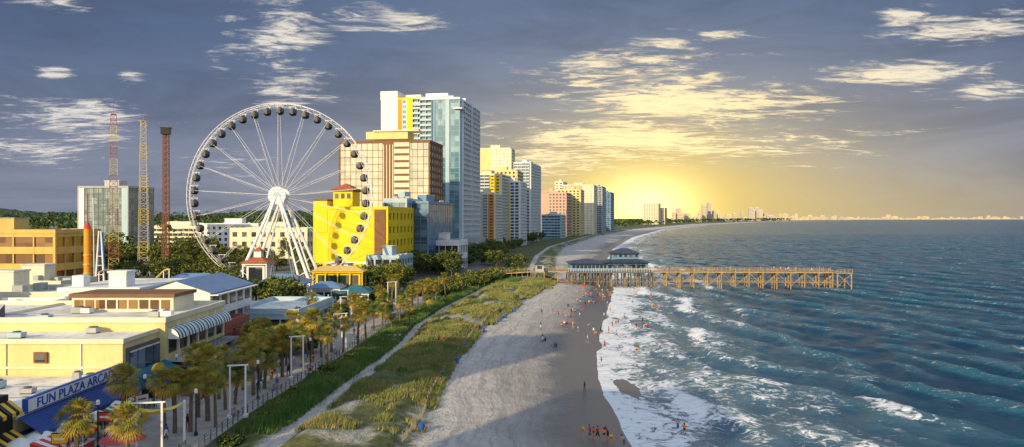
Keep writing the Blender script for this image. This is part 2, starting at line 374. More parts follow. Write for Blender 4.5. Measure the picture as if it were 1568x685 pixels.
def bldg(name,u,Y,w,d,zt,nf,wall=white,glass=gl_b,front='grid',east='balc',th=9,bayf=4.0,baye=5.0,roof=roofw,z0=CITY-.1,pent=True,xy=None,rooftop=None,back=False):
    mb=MB(); mb.box(-w,0,0,d,z0,zt,glass)
    mb.box(-w-.02,-w+.3,-.02,d,z0,zt,wall)   # west wall
    facade(mb,(-w,0),(1,0),(0,-1),w,z0,zt,nf,max(1,round(w/bayf)),front,wall,glass)
    facade(mb,(0,0),(0,1),(1,0),d,z0,zt,nf,max(1,round(d/baye)),east,wall,glass)
    mb.box(-.25,.46,-.46,.25,z0,zt+.03,wall); mb.box(-w-.3,-w+.4,-.47,.25,z0,zt+.03,wall)
    mb.box(-w-.2,.5,-.5,d,zt+.03,zt+.25,wall)
    mb.box(-w+.2,.1,-.1,d-.2,zt+.25,zt+.27,roof)
    for q in ((-w-.2,.5,-.5,-.2),(-w-.2,.5,d-.3,d),(-w-.2,-w+.1,-.2,d-.3),(.2,.5,-.2,d-.3)): mb.box(*q,zt+.25,zt+1.15,wall)
    if pent:
        r=random.Random(name+str(u))
        mb.box(-w*.65,-w*.35,d*.3,d*.6,zt+.27,zt+4.2,wall); mb.box(-w*.65-.2,-w*.35+.2,d*.3-.2,d*.6+.2,zt+4.2,zt+4.5,roof)
        for i in range(7):
            a=-w*r.uniform(.1,.9);c=d*r.uniform(.1,.9); mb.box(a,a+r.uniform(1,2.2),c,c+1.5,zt+.28,zt+r.uniform(1.2,2.2),grey)
    if rooftop: rooftop(mb)
    x=X(u,Y) if xy is None else xy[0]; yy=Y if xy is None else xy[1]
    return mb.obj(name,(x,yy,0),-math.radians(th))

def tower():
    mb=MB(); zt=Z(152,440)
    w=24;d=52
    mb.box(-w,0,0,d,0,zt,gl_t)
    nf=30
    facade(mb,(-w,0),(1,0),(0,-1),w,3,zt,nf,8,[(.30,'balc',bluew),(.08,'solid',blueg),(.27,'glass',bluet),(.10,'solid',bluew),(.25,'glass',bluet)],bluew,gl_t)  # bluew on the tower balconies puts their shade into the wall colour
    facade(mb,(0,0),(0,1),(1,0),d,3,zt,nf,9,[(.12,'solid',bluew),(.40,'balc',white),(.08,'solid',bluet),(.40,'balc',white)],white,gl_b)
    mb.box(-w-.3,.6,-.6,d+.3,zt+.02,zt+1.2,white)
    mb.box(-w+2,-8,4,d*.6,zt+1.2,zt+4.6,white); mb.box(-14,-4,2,18,zt+1.2,zt+2.7,bluew)
    mb.box(-6,-1,20,40,zt+1.2,zt+3.8,white)
    x1=-w+.0; w2=31; y0=16; zr=Z(146,470)
    mb.box(x1-w2,x1-.05,y0,y0+36,0,zr-4,gl_t)
    facade(mb,(x1-w2,y0),(1,0),(0,-1),w2,3,zr-4,nf+1,8,[(.36,'solid',white),(.09,'solid',orange),(.10,'grid',white),(.13,'solid',yellow),(.32,'balc',bluew)],white,gl_t)
    mb.box(x1-w2-.3,x1-w2+11,y0-.5,y0+34,zr-4.0,zr+1.5,white)
    mb.box(x1-w2+11.01,x1-.1,y0-.5,y0+36,zr-3.98,zr-2.9,yellow)
    mb.box(x1-w2+15,x1-6,y0+4,y0+26,zr-2.9,zr-.5,white)
    mb.box(x1-9,x1+3,y0-3,y0+1,zt-1,zt-.4,white); mb.box(-3,2.4,-2.2,8,zt-6,zt-5.4,white)
    mb.box(-w-4,5,-6,d,3,14,grey)
    mb.obj('high_rise_hotel_tower',(X(703,440),440,0),-math.radians(10))
tower()
def rt(mb):
    z=Z(214,372)
    mb.box(-34,-12,3,14,z+.3,z+4,cream); mb.box(-30,-6,2,12,z+4,z+4.6,creaml)
    mb.box(-24,-18,-.62,-.42,8,z-2,brown); mb.box(-18,-10,-.62,-.42,8,z-2,creaml)
    for i in range(16): mb.box(-17.8,-10.2,-.75,-.63,10+i*3.4,11.2+i*3.4,brown)
    for i in range(4): mb.box(-23.5+i*1.6,-23.1+i*1.6,-.9,-.5,8,z-3,creaml)
bldg('glazed_resort_hotel',657,365,47,26,Z(218,365),17,brown,gl_w,'glass','grid',9,2.9,4,roof=cream,rooftop=rt,pent=False)
bldg('blue_glass_hotel',655,318,13,46,Z(312,318),9,blueg,gl_b,'glass','glass',9,3,3.5,roof=roofw)
bldg('pale_blue_hotel',622,312,10,30,Z(308,312),9,bluew,gl_b,'ribbon','ribbon',9,3,3.5)
def ytur(mb):
    z=Z(321,285)
    a=-23; mb.box(a,a+8,2,10,z+.26,z+8.2,yellow)
    for i in range(3):
        mb.box(a+.7+i*2.5,a+2.2+i*2.5,1.86,2.0,z+4.4,z+6.4,gl_d)
    mb.box(a-.5,a+8.5,1.5,10.5,z+7.2,z+7.9,brown)
    mb.hip(a,a+8,2,10,z+8.0,z+10.6,rooft,over=.9)
    mb.box(-30.2,-24.5,-.55,10,z-9,z+3.5,yellow); mb.box(-30.3,-24.3,-.8,10.2,z+3.5,z+4.1,brown)
    mb.box(-5,-.5,-.8,-.36,5,z,brown)
    for i in range(6): mb.box(-22+i*3.0,-20.6+i*3.0,-.5,-.37,5,7.6,gl_d)
    mb.box(-24,-6,-.6,-.36,8.4,9.1,white)
bldg('yellow_theatre_building',593,285,30,34,Z(321,285),5,yellow,gl_d,[(.86,'solid',yellow),(.14,'punch',yellow)],'punch',9,4,5,roof=ochre,rooftop=ytur,pent=False)
bldg('oceanfront_restaurant',702,330,18,16,Z(372,330),2,white,gl_d,'ribbon','ribbon',10,3,3)
bldg('brick_motel',610,268,12,16,Z(396,268),3,bluew,gl_d,'grid','grid',10,3,3)
# condo row going north
bldg('yellow_condo_tower',766,600,29,40,Z(268,600),22,creaml,gl_b,[(.2,'balc',white),(.2,'solid',yellow),(.3,'balc',creaml),(.3,'punch',yellow)],'balc',11,4,5,roof=rooft)
bldg('white_condo_annex',757,540,16,24,Z(298,540),19,creaml,gl_b,[(.45,'solid',creaml),(.25,'balc',white),(.30,'punch',orange)],'balc',11,4,5)
bldg('slim_condo_tower',781,760,34,20,Z(228,760),27,creaml,gl_w,[(.4,'solid',cream),(.6,'punch',creaml)],'balc',11,4,5)
bldg('condo_tower',795,625,16,30,Z(279,625),20,white,gl_b,[(.5,'solid',yellow),(.5,'grid',white)],'balc',11,4,5)
bldg('grey_condo_tower',811,730,16,45,Z(250,730),26,white,gl_l,'balc','balc',12,4,5)
bldg('striped_condo_tower',817,800,14,40,Z(252,800),26,white,gl_b,'grid','balc',12,4,5)
bldg('cream_condo_block',790,660,30,30,Z(262,660),20,cream,gl_d,'punch','balc',11,4,5)
bldg('salmon_condo',866,950,34,50,Z(296,950),14,salmon,gl_b,[(.35,'solid',salmon),(.65,'punch',salmon)],'balc',12,4,6)
bldg('low_blue_hotel',858,860,22,36,Z(330,860),8,bluew,gl_b,'ribbon','balc',12,4,6)
bldg('cream_condo',908,1080,46,40,Z(284,1080),20,creaml,gl_w,[(.3,'balc',white),(.35,'punch',ochre),(.35,'punch',creaml)],'balc',13,5,6)
bldg('ochre_condo',888,1000,26,34,Z(291,1000),17,cream,gl_d,'punch','balc',13,5,6)
bldg('white_condo_tower',921,1200,18,60,Z(286,1200),22,grey,gl_b,'grid','balc',13,5,6)
bldg('dark_condo_tower',934,1330,20,60,Z(295,1330),20,blueg,gl_b,'grid','balc',14,5,6)
bldg('orange_condo',852,1150,22,40,Z(293,1150),18,salmon,gl_d,'punch','grid',13,5,6)
bldg('tall_cream_condo',862,1100,12,40,Z(279,1100),20,creaml,gl_d,'punch','grid',13,5,6)
bldg('far_beach_hotel',1018,3000,90,60,Z(319,3000),12,salmon,gl_d,[(.3,'punch',creaml),(.4,'punch',salmon),(.3,'punch',creaml)],'punch',20,10,12)
bldg('far_beach_hotel',1008,2950,60,60,Z(312,2950),16,creaml,gl_d,'punch','punch',20,10,12)
# unseen hotels added out of frame, placed and sized to shade the beach
bldg('south_beach_hotel',0,0,12,12,55,16,creaml,gl_b,'grid','balc',0,4,5,xy=(-80,0))
bldg('south_beach_hotel',0,1,18,18,46,13,white,gl_b,'grid','balc',0,4,5,xy=(-48,-30))
hz=[mat('hazy_wall_a',(.66,.55,.38),.9,.1,.01),mat('hazy_wall_b',(.54,.50,.46),.9,.1,.01),mat('hazy_wall_c',(.72,.60,.36),.9,.1,.01)]  # distance haze is put into these pale wall and window colours
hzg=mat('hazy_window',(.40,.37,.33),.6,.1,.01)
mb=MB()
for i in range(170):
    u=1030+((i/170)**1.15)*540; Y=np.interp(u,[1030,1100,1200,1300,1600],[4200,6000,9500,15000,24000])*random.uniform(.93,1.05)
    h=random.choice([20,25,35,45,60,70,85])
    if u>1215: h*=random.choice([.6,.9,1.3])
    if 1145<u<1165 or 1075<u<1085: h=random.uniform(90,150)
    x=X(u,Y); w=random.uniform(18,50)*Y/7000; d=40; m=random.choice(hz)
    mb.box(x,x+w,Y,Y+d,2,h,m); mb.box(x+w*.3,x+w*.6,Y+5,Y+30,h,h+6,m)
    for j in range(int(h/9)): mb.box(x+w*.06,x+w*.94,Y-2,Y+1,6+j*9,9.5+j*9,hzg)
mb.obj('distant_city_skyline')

# ---- left side buildings
bldg('ochre_office_building',84,205,48,20,Z(358,205),4,ochre,gl_r,'ribbon','ribbon',4,6,4,roof=roofg)
bldg('glass_hotel',196,400,29,24,Z(288,400),12,grey,gl_l,[(.12,'solid',white),(.76,'glass',greyd),(.12,'solid',bluew)],'glass',6,3,4)
bldg('long_white_hotel',395,480,40,20,Z(345,480),5,white,gl_d,'punch','punch',6,4,4)
bldg('long_white_hotel',330,520,64,20,Z(349,520),5,creaml,gl_d,'ribbon','punch',6,4,4)
bldg('cinema_building',470,420,46,20,Z(352,420),3,creaml,gl_d,'punch','punch',6,6,4)
bldg('white_shop_building',120,330,40,16,Z(385,330),2,white,gl_d,'punch','punch',6,6,4)
bldg('tan_warehouse',92,160,18,12,Z(438,160),2,creaml,gl_d,'solid','punch',4,6,4,roof=roofw)
bldg('flat_roof_store',96,128,34,14,Z(457,128),2,creaml,gl_d,'solid','punch',2,6,4)
bldg('flat_roof_store',60,118,36,7,Z(474,118),2,white,gl_d,'solid','punch',1,6,4,roof=roofw)
bldg('pavilion_shops',455,142,13,22,Z(482,142),1,bluew,gl_d,'ribbon','ribbon',3,3,3,roof=roofw,pent=False)
bldg('red_shop',350,125,4,8,Z(500,125),2,redr,gl_d,'punch','punch',2,2.5,3,pent=False)
bldg('white_shop_building',560,255,22,14,Z(425,255),1,white,gl_d,'ribbon','ribbon',8,3,3,roof=roofb)

def awn(mb,xw,y0,y1,z,out,m,stripe=None,drop=1.0):
    n=max(1,int((y1-y0)/.45)) if stripe else 1
    for i in range(n):
        a=y0+(y1-y0)*i/n;b=y0+(y1-y0)*(i+1)/n; mm=m if (i%2==0 or not stripe) else stripe
        mb.poly([(xw+.02,a,z),(xw+out,a,z-drop),(xw+out,b,z-drop),(xw+.02,b,z)],mm)
        mb.poly([(xw+out,a,z-drop),(xw+out,a,z-drop-.35),(xw+out,b,z-drop-.35),(xw+out,b,z-drop)],mm)
    mb.poly([(xw+.02,y0,z),(xw+.02,y0,z-drop),(xw+out,y0,z-drop)],m); mb.poly([(xw+.02,y1,z),(xw+.02,y1,z-drop),(xw+out,y1,z-drop)],m)
def acunit(mb,x,y,z,r):
    w=r.uniform(.8,1.9);d=r.uniform(.8,1.4);h=r.uniform(.6,1.1); c=random.choice([grey,white,bluew])
    mb.box(x,x+w,y,y+d,z+.15,z+h,c); mb.box(x+.1,x+w-.1,y+.1,y+d-.1,z,z+.15,greyd); mb.rev((x+w/2,y+d/2,z+h),[(min(w,d)*.4,0),(min(w,d)*.4,.15),(.01,.12)],greyd,10)
def arcade():
    mb=MB(); x=-47; r=random.Random(2)
    mb.box(-85,x,69,88,2.9,7.0,cream); mb.box(-84.5,x-.5,69.5,87.9,7.0,7.02,roofw)
    mb.box(x,x+.3,69,88,2.9,5.6,bluep); mb.box(x-.3,x+.34,68.9,88.05,7.0,7.5,creaml)
    for i in range(7):
        a=70+i*2.6; mb.box(x+.3,x+.36,a,a+1.7,3.0 if i%2 else 3.7,5.2,gl_d); mb.box(x+.3,x+.40,a-.12,a+1.82,5.2,5.36,white)
        mb.box(x+.3,x+.41,a-.12,a,3.0,5.2,white); mb.box(x+.3,x+.41,a+1.7,a+1.82,3.0,5.2,white)
    mb.poly([(x+.3,69,7.2),(x+2.6,69,5.7),(x+2.6,88,5.7),(x+.3,88,7.2)],blues); mb.poly([(x+2.6,69,5.7),(x+2.6,69,5.35),(x+2.6,88,5.35),(x+2.6,88,5.7)],blues); mb.poly([(x+2.6,69,5.36),(x+.3,69,5.36),(x+.3,88,5.36),(x+2.6,88,5.36)],white)
    for i in range(40): mb.poly([(x+.3,69+i*.48,7.24),(x+2.6,69+i*.48,5.74),(x+2.6,69.07+i*.48,5.74),(x+.3,69.07+i*.48,7.24)],bluep)
    mb.box(x+.1,x+.5,70,87.5,7.3,8.7,bluep); mb.box(x+.5,x+.56,70.3,87.2,7.42,8.58,white)
    for yy in (69.2,72,75,78,81,84,87.7): mb.box(x+2.3,x+2.5,yy,yy+.2,3,5.4,white)
    for i in range(7): acunit(mb,r.uniform(-80,-50),r.uniform(71,86),7.02,r)
    for i in range(3): mb.beam((-80,72+i*5,7.25),(-50,72+i*5,7.25),.06,grey,5)
    o=mb.obj('amusement_arcade_building')
    c=D.curves.new('arcade_sign_text','FONT'); c.body='FUN PLAZA ARCADE'; c.size=1.35; c.extrude=.03; c.align_x='CENTER'
    t=D.objects.new('sign_lettering',c); t.data.materials.append(bluep); t.parent=o; t.location=(x+.6,78.7,7.55); t.rotation_euler=(math.pi/2,0,math.pi/2); t.scale=(1.15,1,1); SC.collection.objects.link(t)
arcade()
def shopA():
    mb=MB(); x=-47
    mb.box(-100,x,40,68.5,2.9,6.2,black); mb.box(-100,x-.4,40,68.4,6.2,6.9,greyd); mb.box(x,x+.3,62,68.4,6.3,7.6,black)
    for i in range(4): awn(mb,x,60+i*2.2,61.9+i*2.2,6.4,1.5,black,signy,.9)
    for i in range(4): awn(mb,x,60+i*2.2,61.9+i*2.2,9.0,1.2,black,signy,.9)
    mb.box(-60,x-.02,58,68.3,6.9,9.6,black)
    for i in range(4): mb.box(x-.02,x+.06,60.2+i*2.2,61.7+i*2.2,7.0,8.2,gl_l)
    mb.obj('striped_awning_shop')
shopA()
def complexB():
    mb=MB(); x=-46
    mb.box(-100,x-1,88.3,97,2.9,11.0,cream); mb.box(-100.2,x-.8,88.05,88.35,10.9,11.5,creaml); mb.box(-99.6,x-1.2,88.6,96.9,11.0,11.03,roofw); mb.box(x-1.1,x-.8,88.35,97,11.0,11.5,creaml)
    mb.box(-57.6,-56.0,88.0,88.3,8.6,9.9,brown); mb.box(-57.4,-56.2,87.96,88.0,8.75,9.75,gl_d)
    mb.box(-66.6,-65.4,88.0,88.3,7.1,9.2,grey)
    mb.box(-100,x-.9,88.1,88.3,7.9,8.15,creaml); mb.beam((-70,88.2,7.1),(-70,88.2,11),.08,white); mb.beam((-52,88.2,7.1),(-52,88.2,11),.08,white); mb.beam((-61,88.2,7.1),(-61,88.2,11),.06,grey)
    mb.box(-100,x,97,117,2.9,12.2,cream); mb.box(-99.7,x-.3,97.3,116.7,12.2,12.23,roofw)
    for q in ((-100.2,x+.15,96.8,97.1),(-100.2,x+.15,116.8,117.1),(x-.2,x+.15,97.1,116.8)): mb.box(*q,12.2,12.9,creaml)
    mb.box(-72,-71.7,97.3,116.7,12.24,12.6,creaml)
    mb.box(x-1,x-.7,89,97,3,10.2,greyd)
    for i in range(4): mb.box(x-.7,x-.62,89.5+i*1.9,91+i*1.9,6.9,9.6,gl_b); mb.box(x-.7,x-.55,89.4+i*1.9,91.1+i*1.9,9.6,9.75,creaml)
    for i in range(6):
        a=98+i*3.1; mb.box(x,x+.08,a,a+2.2,8.0,10.8,gl_d)
        n=6
        for s_ in range(n):
            t0=s_/n*math.pi/2;t1=(s_+1)/n*math.pi/2
            for q in range(6):
                ya=a-.2+q*.45;yb=ya+.45; mm=white if q%2 else teal
                mb.poly([(x+1.5*math.sin(t0),ya,9.9+1.5*math.cos(t0)),(x+1.5*math.sin(t1),ya,9.9+1.5*math.cos(t1)),(x+1.5*math.sin(t1),yb,9.9+1.5*math.cos(t1)),(x+1.5*math.sin(t0),yb,9.9+1.5*math.cos(t0))],mm)
        for yy in (a-.2,a+2.5): mb.poly([(x,yy,9.9)]+[(x+1.5*math.sin(t/6*math.pi/2),yy,9.9+1.5*math.cos(t/6*math.pi/2)) for t in range(7)],white)
        mb.box(x+.0,x+.25,a+2.35,a+2.75,7,12,creaml)
    mb.box(x,x+2.4,97,117,7.0,7.25,grey)
    for i in range(41): mb.box(x+2.3,x+2.35,97+i*.5,97.05+i*.5,7.25,8.2,black)
    mb.box(x+2.28,x+2.37,97,117,8.2,8.27,black)
    mb.poly([(x+.05,97,6.9),(x+5.5,97,5.6),(x+5.5,118,5.6),(x+.05,118,6.9)],roofd); mb.poly([(x+5.5,97,5.6),(x+5.5,97,5.3),(x+5.5,118,5.3),(x+5.5,118,5.6)],greyd); mb.poly([(x+5.5,97,5.3),(x,97,5.3),(x,118,5.3),(x+5.5,118,5.3)],greyd)
    for i in range(22):
        ya=97+i*1.0; mb.poly([(x+.05,ya,6.98),(x+5.5,ya,5.68),(x+5.5,ya+.07,5.68),(x+.05,ya+.07,6.98)],grey)
    for i in range(8): mb.box(x+5.2,x+5.4,97.5+i*2.8,97.7+i*2.8,3,5.4,brown)
    for i in range(6): mb.box(x,x+.1,98+i*3.2,100.4+i*3.2,3.1,5.2,gl_d)
    for i in range(38): mb.box(x+5.25,x+5.3,97.6+i*.53,97.66+i*.53,3.1,4.1,greyd)
    mb.box(x+5.22,x+5.33,97.6,117.6,4.1,4.18,greyd)
    mb.box(x-.7,x+.1,88.6,96.8,2.95,6.3,black)
    mb.poly([(x+.1,88.4,7.4),(x+3,88.4,5.9),(x+3,96.8,5.9),(x+.1,96.8,7.4)],teal); mb.poly([(x+3,88.4,5.9),(x+3,88.4,5.4),(x+3,96.8,5.4),(x+3,96.8,5.9)],teal); mb.poly([(x+.1,88.4,7.4),(x+.1,88.4,5.4),(x+3,88.4,5.4),(x+3,88.4,5.9)],teal)
    mb.box(-65,-50,108,115,12.23,14.4,creaml); mb.box(-65.3,-49.7,107.7,115.3,14.4,14.9,brown)
    for i in range(9): mb.box(-64.6+i*1.6,-63.3+i*1.6,107.93,108,12.7,14.0,gl_r)
    r=random.Random(3)
    for i in range(12): acunit(mb,r.uniform(-95,-49),r.uniform(98,106),12.23,r)
    for i in range(6): acunit(mb,r.uniform(-95,-50),r.uniform(90,95),11.03,r)
    for y in (99,103): mb.beam((-95,y,12.5),(-49,y,12.5),.07,grey,5)
    mb.poly([(-76,98,12.3),(-70,98,12.3),(-70,101,14.2),(-76,101,14.2)],grey); mb.poly([(-70,98,12.3),(-70,101,12.3),(-70,101,14.2)],greyd);mb.poly([(-76,98,12.3),(-76,101,12.3),(-76,101,14.2)],greyd)
    mb.obj('boardwalk_shopping_building')
    s_=MB(); s_.beam((-43.2,88.9,7.9),(-42.9,88.9,7.9),1,signy,20); o=s_.obj('hanging_oval_sign')
    for v in o.data.vertices: v.co.y=88.9+(v.co.y-88.9)*1.3; v.co.z=7.9+(v.co.z-7.9)*.55
    p=MB(); p.box(-46,-42.8,88.85,88.95,8.5,8.6,black); p.beam((-43.05,88.9,7),(-43.05,88.9,3),.06,black); q=p.obj('sign_bracket'); q.parent=o
complexB()
def whitehouse():
    mb=MB()
    mb.box(-78,-52,126,146,2.9,13.3,white); mb.box(-78.2,-64,125.7,146,13.3,14.1,white); mb.box(-77.7,-64.2,126,145.7,14.1,14.12,roofw)
    x0,x1,y0,y1=-64,-52,126,146; rx=-58
    mb.poly([(x0,y0-.5,13.3),(rx,y0-.5,15.3),(rx,y1,15.3),(x0,y1,13.3)],roofb); mb.poly([(rx,y0-.5,15.3),(x1+.6,y0-.5,13.1),(x1+.6,y1,13.1),(rx,y1,15.3)],roofb)
    mb.poly([(x0,y0-.1,13.3),(x1,y0-.1,13.3),(rx,y0-.1,15.25)],white)
    for i in range(18):
        ya=y0-.4+i*1.12; mb.poly([(rx,ya,15.36),(x1+.6,ya,13.16),(x1+.6,ya+.08,13.16),(rx,ya+.08,15.36)],white); mb.poly([(rx,ya,15.36),(rx,ya+.08,15.36),(x0,ya+.08,13.36),(x0,ya,13.36)],white)
    mb.box(-70,-67,127,130,13.3,16.6,white); mb.box(-70.2,-66.8,126.8,130.2,16.6,16.9,white)
    mb.box(-77,-75,128,130,13.3,16,white)
    for f in range(3):
        for i in range(5): mb.box(-52,-51.9,127.3+i*3.8,129.6+i*3.8,4+f*3.3,6.2+f*3.3,gl_d); mb.box(-52,-51.84,127.1+i*3.8,129.8+i*3.8,3.85+f*3.3,4+f*3.3,greyd)
        mb.box(-52,-50.6,126,146,3+f*3.3+3.1,3.2+f*3.3+3.1,white)
        for i in range(12): mb.box(-50.75,-50.65,126+i*1.8,126.1+i*1.8,f*3.3+2.9,f*3.3+4.0 if f else 6.1,white)
        for i in range(5): mb.box(-77+i*4.6,-74.8+i*4.6,125.9,126,4+f*3.3,6.0+f*3.3,gl_d)
    mb.obj('white_oceanfront_house')
whitehouse()
# market stalls and sign boards along the shop fronts
for i in range(9):
    y=67+i*5.6+random.uniform(-1,1); mb=MB(); c=[redp,signy,greenp,bluep,teal,orange][i%6]; st=[white,redp,white,signy,white,bluep][i%6]
    w=2.6
    for yy in (-w/2,w/2): mb.beam((1.0,yy,0),(1.0,yy,2.1),.04,white,5); mb.beam((-.7,yy,0),(-.7,yy,2.7),.04,white,5)
    awn(mb,-.75,-w/2,w/2,2.8,2.0,c,st,.6); mb.box(-.6,.7,-w/2+.1,w/2-.1,0,.95,st); mb.box(-.7,.8,-w/2,w/2,.95,1.03,white)
    for j in range(6): mb.rev((-.3+random.random()*.8,-1+j*.38,1.03),[(.1,0),(.13,.15),(.01,.26)],random.choice([redp,signy,greenp,bluep]),6)
    mb.obj('market_stall',(-42.4,y,3.04),random.uniform(-.1,.1))
for i in range(8):
    mb=MB(); c=[signy,redp,white,bluep][i%4]; mb.beam((0,0,0),(0,0,2.6),.05,black,6); mb.box(-.08,.08,-.75,.75,2.6,3.6,black); mb.box(.08,.1,-.68,.68,2.67,3.53,c); mb.box(-.1,-.08,-.68,.68,2.67,3.53,c); mb.box(.1,.11,-.45,.45,3.0,3.2,white if c!=white else redp)
    mb.obj('shop_sign',(-40.8,66+i*7.3,3.05),random.uniform(-.5,.5)+(-1.1))
for i in range(10):
    y=72+i*13; x=float(bwk(y))-1.2; mb=MB()
    for j in range(3): mb.box(-.25+j*.17,-.12+j*.17,-.9,.9,.43,.47,wood)
    for j in range(2): mb.box(-.32,-.28,-.9,.9,.58+j*.17,.70+j*.17,wood)
    for yy in (-.75,.75): mb.box(-.28,.22,yy-.03,yy+.03,.38,.43,black); mb.box(-.32,-.26,yy-.03,yy+.03,0,.9,black); mb.box(.16,.22,yy-.03,yy+.03,0,.38,black)
    mb.obj('park_bench',(x,y,3.07))

# ---------------------------------------------------------------- ferris wheel
def wheel():
    CY=236; cx=X(429,CY); cz=Z(300,CY); R=141/F*CY
    root=D.objects.new('ferris_wheel',None); root.location=(cx,CY,cz); SC.collection.objects.link(root)
    mb=MB(); n=84
    def pt(r,a,y): return (r*math.cos(a),y,r*math.sin(a))
    for y in (-1.1,1.1):
        for r,rad in ((R,.11),(R-1.2,.05)):
            for i in range(n): mb.beam(pt(r,2*math.pi*i/n,y),pt(r,2*math.pi*(i+1)/n,y),rad,steelw,5)
        for i in range(n):
            a=2*math.pi*i/n;b=2*math.pi*(i+.5)/n;c=2*math.pi*(i+1)/n
            mb.beam(pt(R,a,y),pt(R-1.2,b,y),.028,steelw,4);mb.beam(pt(R-1.2,b,y),pt(R,c,y),.028,steelw,4)
    for i in range(42):
        a=2*math.pi*i/42; mb.beam(pt(R,a,-1.1),pt(R,a,1.1),.07,steelw,5); mb.beam(pt(R-1.2,a,-1.1),pt(R-1.2,a,1.1),.05,steelw,5)
    o=mb.obj('rim_truss'); o.parent=root
    mb=MB()
    for i in range(21):
        a=2*math.pi*(i+.3)/21
        for y,hy in ((-1.1,-2.4),(1.1,2.4)):
            mb.beam(pt(2.2,a-.06,hy),pt(R-1.1,a,y),.045,steelw,5)
        mb.beam(pt(2.2,a+.3,-2.2),pt(R-1.1,a,0),.016,steelw,4)
    o=mb.obj('spokes');o.parent=root
    mb=MB()
    mb.beam((0,-3,0),(0,3,0),1.3,steelw,24)
    for y in (-2.6,2.4): mb.beam((0,y,0),(0,y+.3,0),2.4,steelw,28)
    mb.beam((0,-3.4,0),(0,-2.9,0),2.8,steelw,32); mb.beam((0,-3.55,0),(0,-3.4,0),1.2,bluew,20)
    for i in range(12):
        a=2*math.pi*i/12; mb.beam((1.5*math.cos(a),-3.46,1.5*math.sin(a)),(2.5*math.cos(a),-3.46,2.5*math.sin(a)),.12,bluew,5)
    o=mb.obj('hub');o.parent=root
    mb=MB(); zb=CITY-cz
    for sx in (-1,1):
        for sy in (-1,1):
            top=(sx*.6,sy*3.2,-.4); bot=(sx*12.6,sy*7,zb); mb.beam(top,bot,.40,steelw,12,.55)
            top2=(sx*.4,sy*3.4,-.6); bot2=(sx*9.3,sy*7.4,zb); mb.beam(top2,bot2,.24,steelw,10,.36)
            for t in np.linspace(.25,.92,6):
                p=Vector(top).lerp(Vector(bot),t);q=Vector(top2).lerp(Vector(bot2),t+.05 if t<.9 else t); mb.beam(p,q,.12,steelw,6)
        mb.beam((sx*12.6,-7,zb+1),(sx*12.6,7,zb+1),.3,steelw,8)
    mb.box(-15,15,-9,9,zb-.2,zb+1.0,white); mb.box(-14,14,-9.6,-9.1,zb,zb+1.9,bluew)
    o=mb.obj('support_legs');o.parent=root
    gm=MB()
    gm.rev((0,0,0),[(.01,-2.75),(.55,-2.72),(.95,-2.45),(1.15,-1.95),(1.2,-1.5),(1.08,-.95),(.8,-.62),(.35,-.45),(.01,-.42)],[black,black,black,gl_d,gl_d,gl_d,black,black],12)
    gm.beam((-1.1,0,0),(1.1,0,0),.08,steelw,6)
    gm.beam((-.9,0,0),(-.6,0,-.75),.06,steelw,5);gm.beam((.9,0,0),(.6,0,-.75),.06,steelw,5)
    gm.box(-.35,.35,-1.26,-1.1,-2.3,-.95,greyd)
    gme=gm.mesh('gondola_mesh')
    for i in range(42):
        a=2*math.pi*(i+.5)/42; o=D.objects.new('gondola_%d'%i,gme); o.parent=root; r=R-1.3; o.scale=(1.08,1.08,1.08)
        o.location=(r*math.cos(a)*.975,0,r*math.sin(a)*.975+1.3); SC.collection.objects.link(o)
wheel()
def pavil(name,u,Y,w,d,zt,roof,wall=white,rz=0,z0=CITY,cup=False):
    mb=MB()
    for x in np.linspace(-w/2+.3,w/2-.3,max(2,int(w/3))):
        for y in (-d/2+.3,d/2-.3): mb.box(x-.15,x+.15,y-.15,y+.15,z0,zt-.51,wall)
    mb.box(-w/2+1,w/2-1,-d/2+1,d/2-1,z0,zt-.6,wall); mb.box(-w/2+1.6,w/2-1.6,-d/2+.94,-d/2+1,z0+.6,zt-1.2,gl_d)
    mb.box(-w/2,w/2,-d/2,d/2,zt-.5,zt,wall); mb.hip(-w/2,w/2,-d/2,d/2,zt+.01,zt+min(w,d)*.28,roof,over=.6)
    if cup: mb.box(-1,1,-1,1,zt+1,zt+min(w,d)*.28+1.2,wall); mb.hip(-1,1,-1,1,zt+min(w,d)*.28+1.2,zt+min(w,d)*.28+2.4,roof,over=.3)
    return mb.obj(name,(X(u,Y),Y,0),rz)
pavil('ticket_pavilion',396,205,7,7,Z(402,205),rooft,cup=True)
pavil('blue_roof_pavilion',437,195,12,8,Z(432,195),roofb)
pavil('blue_roof_pavilion',300,215,16,8,Z(430,215),roofb)
pavil('food_kiosk',500,205,9,6,Z(440,205),roofb)
pavil('food_kiosk',480,168,8,6,Z(462,168),roofb)
pavil('beach_kiosk',545,190,8,6,Z(447,190),teal)
pavil('yellow_ride_station',105,260,14,8,Z(418,260),ochre,yellow)
pavil('yellow_ride_station',520,232,16,6,Z(415,232),ochre,yellow)

# ---------------------------------------------------------------- lattice towers
def lattice(name,u,Y,vt,w0,w1,ma,mb_,top=None,rz=.5):
    mb=MB(); zt=Z(vt,Y); z0=CITY; H=zt-z0; n=int(H/2.2)
    def c(i,t):
        w=w0+(w1-w0)*t; return [(-w,-w),(w,-w),(w,w),(-w,w)][i]
    for i in range(n):
        t0=i/n;t1=(i+1)/n; m=ma if (i//3)%2 else mb_
        for q in range(4):
            a=c(q,t0);b=c(q,t1);a2=c((q+1)%4,t0);b2=c((q+1)%4,t1)
            mb.beam((*a,z0+H*t0),(*b,z0+H*t1),.15,m,4); mb.beam((*b,z0+H*t1),(*b2,z0+H*t1),.09,m,4)
            mb.beam((*a,z0+H*t0),(*b2,z0+H*t1),.09,m,4)
    if top: top(mb,zt)
    mb.box(-w0-1,w0+1,-w0-1,w0+1,z0-.1,z0+.5,grey)
    return mb.obj(name,(X(u,Y),Y,0),rz)
